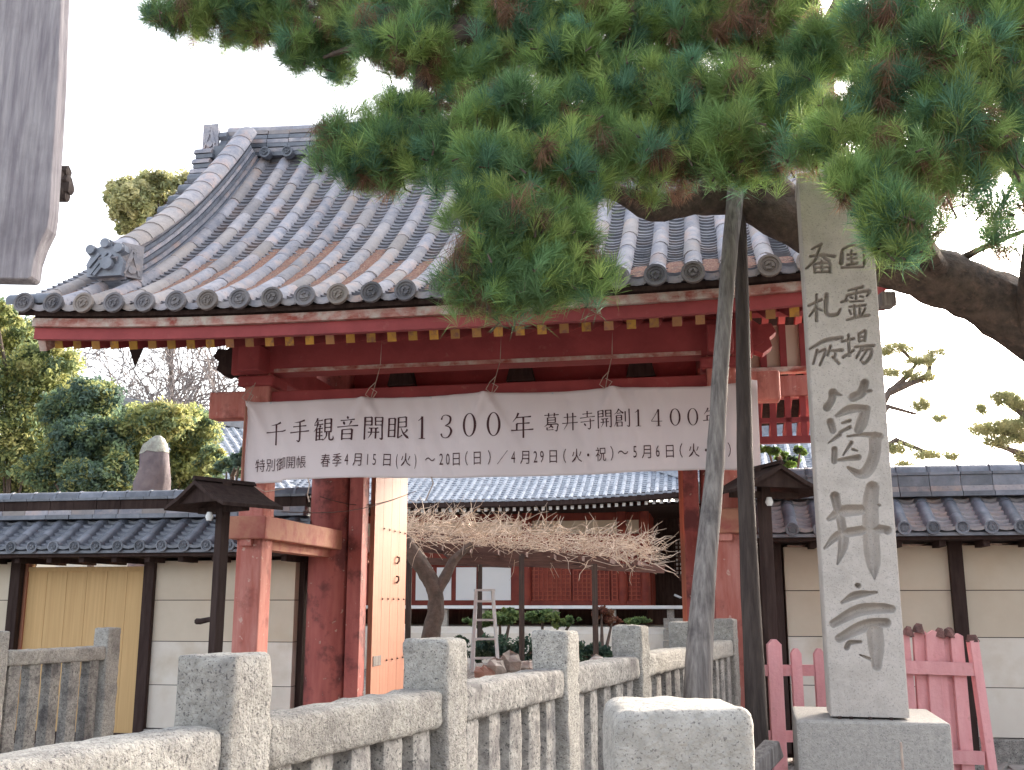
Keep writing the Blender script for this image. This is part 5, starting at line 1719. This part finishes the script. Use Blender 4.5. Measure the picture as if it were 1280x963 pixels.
# darker wing at the right of the hall with a barred window
MB().box((.0, 3.2, 2.75), (.28, 5.6, 2.7)).build('side_wall', REDD, hall)
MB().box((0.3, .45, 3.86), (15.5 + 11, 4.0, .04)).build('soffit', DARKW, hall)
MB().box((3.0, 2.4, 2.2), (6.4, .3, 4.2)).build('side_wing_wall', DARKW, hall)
x = hx(848)
MB().box((x + .2, 1.9, 2.75), (.75, .03, .95)).build('barred_window', WHITEP, hall)
g = MB()
for k in range(8):
    g.box((x - .15 + k * .1, 1.87, 2.75), (.045, .03, .97))
for k in range(9):
    g.box((x + .2, 1.86, 2.3 + k * .112), (.78, .02, .045))
g.build('window_bars', DARKW, hall)
for k in (0, 1):
    MB().tube([(x + .1 + k * .0, -1.0 + k * 1.0, .9), (x + .1, -1.0 + k, 2.1)], .03, 6).build('handrail_post', ALU, hall)
MB().tube([(x - .1, -1.4, 1.75), (x + .9, -1.4, 1.3)], .03, 6).build('handrail', ALU, hall)
for k in range(4):
    MB().box((x + .3, -1.7 - .3 * k, 1.1 - .25 * k), (1.3, .32, .22)).build('step', GRAN, hall)


# side buildings (roofs)
def small_roof(name, label, c, rz, wd, dp, z0, rise, mat=HTILE):
    root = empty(name, (c.x, c.y, 0), rz, label, 'building', 'tiled outbuildings behind the gate')
    MB().box((0, dp * .5, z0 / 2), (wd * .8, dp * .7, z0)).build('wall', PLAST, root)
    r_ = MB().add([(-wd / 2, 0, z0), (wd / 2, 0, z0), (wd / 2, dp / 2, z0 + rise), (-wd / 2, dp / 2, z0 + rise), (-wd / 2, dp, z0), (wd / 2, dp, z0),
                   (-wd / 2, 0, z0 - .12), (wd / 2, 0, z0 - .12), (wd / 2, dp, z0 - .12), (-wd / 2, dp, z0 - .12)], [(0, 1, 2, 3), (3, 2, 5, 4), (0, 6, 7, 1), (4, 5, 8, 9), (6, 9, 8, 7), (0, 3, 4, 9, 6), (1, 7, 8, 5, 2)]).build('roof', mat, root)
    b = MB()
    n = int(wd / .24)
    sl = Vector((0, dp / 2, rise)); L_ = sl.length; t = sl.normalized()
    for i in range(n + 1):
        x = -wd / 2 + i * .24
        k = 0
        while k * .35 < L_:
            p0 = Vector((x, 0, z0 + .02)) + t * (k * .35); p1 = Vector((x, 0, z0 + .02)) + t * min(L_, k * .35 + .35)
            vs = []
            for p, rr_ in ((p0, .075), (p1, .066)):
                for q in range(5):
                    a = math.pi * q / 4
                    vs.append(p + Vector((math.cos(a) * rr_, 0, math.sin(a) * rr_)))
            b.add(vs, [(q, q + 1, q + 6, q + 5) for q in range(4)] + [(4, 3, 2, 1, 0)])
            k += 1
        k = 0
        while k * .15 < L_:
            p0 = Vector((x + .12, 0, z0)) + t * (k * .15); p1 = p0 + t * .15
            b.add([p0 + Vector((-.06, 0, .05)), p0 + Vector((.06, 0, .05)), p1 + Vector((.06, 0, .012)), p1 + Vector((-.06, 0, .012)), p0 + Vector((-.06, 0, 0)), p0 + Vector((.06, 0, 0))], [(0, 1, 2, 3), (4, 5, 1, 0)])
            k += 1
    b.build('round_tile', mat, r_, kind='stuff')
    MB().box((0, dp / 2, z0 + rise + .12), (wd + .1, .3, .3)).build('ridge', TILED, r_)
    return root


small_roof('outbuilding', 'tiled roof of an outbuilding seen between the dark pole and the monument', P(975, 590, 20), R(-12), 3.4, 5.0, P(1000, 592, 20).z, 1.15)
small_roof('outbuilding', 'steep tiled roof of an outbuilding just left of the left gate post', P(296, 600, 21), R(48), 4.0, 5.0, P(280, 640, 21).z, 2.2)

# ------------------------------------------------------------------ wisteria pergola
pg_ = empty('pergola', P(690, 800, 17).xy.to_3d(), 0, 'dark timber wisteria pergola on thin posts inside the courtyard', 'pergola')
O_ = pg_.location
for px, pt, Y in ((652, 692, 16.5), (743, 705, 16.8), (600, 700, 19.2), (512, 690, 17.2)):
    p = P(px, pt, Y) - O_
    MB().box((p.x, p.y, p.z / 2), (.085, .085, p.z)).build('post', PROPD, pg_)
pw = M('pergola_timber', (.15, .085, .07), (.09, .05, .045), scale=4, stretch=(1, 6, 6), rough=.8, bump=.3)
for (a, ya, b2, yb, Y, h) in ((495, 681, 760, 703, 17, .17), (495, 663, 700, 694, 18.3, .12), (560, 699, 830, 712, 17.6, .13), (495, 700, 640, 706, 19.0, .12)):
    MB().beam(P(a, ya, Y) - O_, P(b2, yb, Y + .3) - O_, .1, h).build('beam', pw, pg_)
for i in range(9):
    px = 515 + i * 35
    MB().beam(P(px, 682 + i * 2.7, 16.6) - O_, P(px + 18, 700 + i * 1.2, 20) - O_, .06, .07).build('cross_bar', pw, pg_)
wi = empty('wisteria', P(540, 800, 16.5).xy.to_3d(), 0, 'leafless wisteria with a thick twisted trunk and straw coloured twigs over the pergola', 'vine')
O_ = wi.location
b = MB()
c4 = catmull([(*(P(x, y, 16.5) - O_), r_) for x, y, r_ in ((538, 872, .16), (538, 800, .15), (545, 765, .135), (542, 735, .125), (530, 712, .13), (515, 690, .12), (505, 670, .10))], 4)
b.tube([Vector(c[:3]) for c in c4], [c[3] for c in c4], 10, wob=.1)
c4 = catmull([(*(P(x, y, 16.5) - O_), r_) for x, y, r_ in ((543, 745, .09), (556, 722, .09), (568, 700, .07), (590, 680, .05))], 4)
b.tube([Vector(c[:3]) for c in c4], [c[3] for c in c4], 8, wob=.1)
b.build('trunk', BARKG, wi, smooth=True)
random.seed(33)
b = MB()
for i in range(1150):
    t = random.random() ** 1.15
    px = 500 + 322 * t
    top = 650 + 33 * t
    y0 = top + random.triangular(-16, 32, 14)
    Y = random.uniform(16.2, 19.5)
    p = P(px, y0, Y) - O_
    L_ = random.uniform(.2, .62)
    d = Vector((random.uniform(-.6, 1), random.uniform(-.5, .5), random.uniform(-.35, .85) * (1.0 - .45 * t))).normalized()
    pts = [p]
    for k in range(3):
        d = (d + Vector((random.uniform(-.45, .45), random.uniform(-.3, .3), random.uniform(-.5, .4)))).normalized()
        pts.append(pts[-1] + d * L_ / 3)
    b.tube(pts, [.007, .006, .0045, .0025], 3, cap=False)
    if random.random() < .5:
        e2 = pts[1] + Vector((random.uniform(-.3, .5), random.uniform(-.2, .2), random.uniform(-.3, .4))) * .45
        b.tube([pts[1], e2], [.006, .003], 3, cap=False)
b.build('twigs', TWIG, wi, kind='stuff')

# step ladder
ld = empty('step_ladder', P(605, 835, 15.4).xy.to_3d(), R(8), 'aluminium step ladder standing open under the pergola', 'ladder')
H = P(605, 738, 15.4).z
for sgx in (-1, 1):
    MB().beam((sgx * .22, -.30, 0), (sgx * .12, 0, H), .045, .03).build('front_rail', ALU, ld)
    MB().beam((sgx * .24 + .06, .42, 0), (sgx * .12, .03, H), .035, .03).build('rear_rail', ALU, ld)
for k in range(1, 7):
    t = k / 6.6
    MB().box((0, -.30 + .30 * t, H * t), (.44 - .20 * t, .06, .03)).build('step', ALU, ld)
MB().box((0, 0, H), (.30, .14, .03)).build('top_plate', ALU, ld)

# rocks under the pergola
def rock(loc, s, label, mat=ROCK):
    b = MB()
    vs = []; fs = []
    n, m = 8, 5
    for j in range(m + 1):
        ph = math.pi * j / m
        for i in range(n):
            th = 2 * math.pi * i / n
            r_ = 1 + random.uniform(-.22, .22)
            vs.append((math.sin(ph) * math.cos(th) * s[0] * r_, math.sin(ph) * math.sin(th) * s[1] * r_, s[2] * (math.cos(ph) * r_ + .6)))
    for j in range(m):
        for i in range(n):
            fs.append((j * n + i, (j + 1) * n + i, (j + 1) * n + (i + 1) % n, j * n + (i + 1) % n))
    b.add(vs, fs)
    o = b.build('garden_rock', mat, None, loc=loc, smooth=False)
    return tag(o, label, 'rock', 'rocks piled under the pergola')


random.seed(8)
REDR = M('reddish_rock', (.36, .22, .18), (.28, .17, .14), scale=5, rough=.9, bump=.6)
for px, py, Y, s, lab, mm in ((637, 832, 14.6, (.20, .2, .17), 'pointed grey rock in the middle of the pile beside the ladder', ROCK), (620, 836, 14.4, (.16, .15, .13), 'low grey rock leaning against the pointed one', ROCK),
                              (605, 843, 14.3, (.16, .12, .11), 'reddish rock at the left of the pile', REDR), (662, 838, 14.8, (.24, .2, .12), 'flat pale rock at the foot of the near pergola post', ROCK), (690, 840, 15.2, (.3, .2, .16), 'broad low rock at the right of the pile', ROCK),
                              (745, 832, 16.2, (.17, .15, .15), 'small rock at the foot of the far pergola post', ROCK)):
    p = P(px, py, Y)
    rock((p.x, p.y, p.z - s[2] * .6), s, lab, mm)
mb = MB(); mb.tube([(0, 0, 0), (0, 0, .45), (0, 0, .62)], [2.6, 2.0, 1.3], 18, wob=.08)
o = mb.build('terrain', DIRT, loc=(.3, 16.2, 0), smooth=True, kind='structure')

# shrubs in the courtyard
SG = 'shrubs in front of the hall'
def shrub(label, Y, blobs, n, pal, size=.045, name='shrub'):
    bx = P(blobs[0][0], 800, Y).x
    root = empty(name, (bx, Y, 0), 0, label, 'shrub', SG)
    o0 = root.location
    s_ = Y / FPX
    bb = [(P(px, py, Y) - o0, (rx * s_, rx * s_ * .8, ry * s_)) for px, py, rx, ry in blobs]
    t = MB()
    for c, r_ in bb:
        t.tube([(0, 0, 0), (c.x * .3, c.y * .3, c.z * .5), (c.x, c.y, c.z)], [.06, .045, .02], 6, wob=.1)
    t.build('trunk', BARKG, root, smooth=True)
    o = bpy.data.objects.new('foliage', leaf_mesh('foliage', bb, n, size, pal, up=.6)); link(o, root)


gr = [(.17, .25, .10), (.12, .19, .08), (.22, .29, .11)]
dk = [(.07, .12, .08), (.05, .09, .07), (.10, .14, .09)]
shrub('cloud pruned green shrub behind the step ladder', 20, [(625, 772, 24, 9), (597, 778, 16, 7), (640, 765, 14, 6)], 3200, gr)
shrub('cloud pruned green shrub between the two pergola posts', 20.5, [(678, 770, 22, 9), (700, 778, 14, 6), (716, 775, 10, 5)], 3000, gr)
shrub('low green shrub at the right end of the plinth', 21, [(795, 777, 17, 5)], 1200, gr)
shrub('reddish brown maple shrub near the right pergola post', 20.8, [(752, 768, 16, 9), (765, 778, 12, 6)], 1600, [(.22, .09, .06), (.17, .07, .05), (.26, .13, .08)])
shrub('dark hedge mass behind the ladder and posts', 19, [(620, 812, 30, 20), (665, 815, 34, 20), (710, 815, 34, 18), (590, 815, 20, 16), (745, 818, 24, 16), (775, 822, 20, 14)], 9000, dk)
shrub('tiny dark shrub right of the wisteria trunk', 19.5, [(570, 800, 16, 6)], 900, dk)

# loose odds and ends
p = P(1258, 940, 9.3)
random.seed(5)
rk = rock((p.x, p.y, .0), (.26, .2, .13), 'flat grey stone lying at the foot of the right wall')
del rk['group']
b = MB(); b.tube([(0, 0, 0), (.003, 0, .45), (0, 0, P(1126, 928, 5.35).z)], [.008, .008, .006], 6)
o = b.build('bamboo_stake', CORD, loc=(P(1126, 928, 5.35).x, 5.35, 0))
tag(o, 'thin pale bamboo stake standing before the monument base', 'stake')
gi = gate.matrix_world.inverted() if False else (Matrix.Translation(G0) @ Matrix.Rotation(-A, 4, 'Z')).inverted()
b = MB()
for a_, c_ in ((P(352, 640, 9.9), P(520, 614, 12.2)), (P(400, 621, 11.2), P(505, 620, 12.2))):
    pts = [a_.lerp(c_, t) - Vector((0, 0, .10 * math.sin(math.pi * t))) for t in np.linspace(0, 1, 10)]
    b.tube([gi @ q for q in pts], .004, 4)
b.build('wire', IRON, gate)
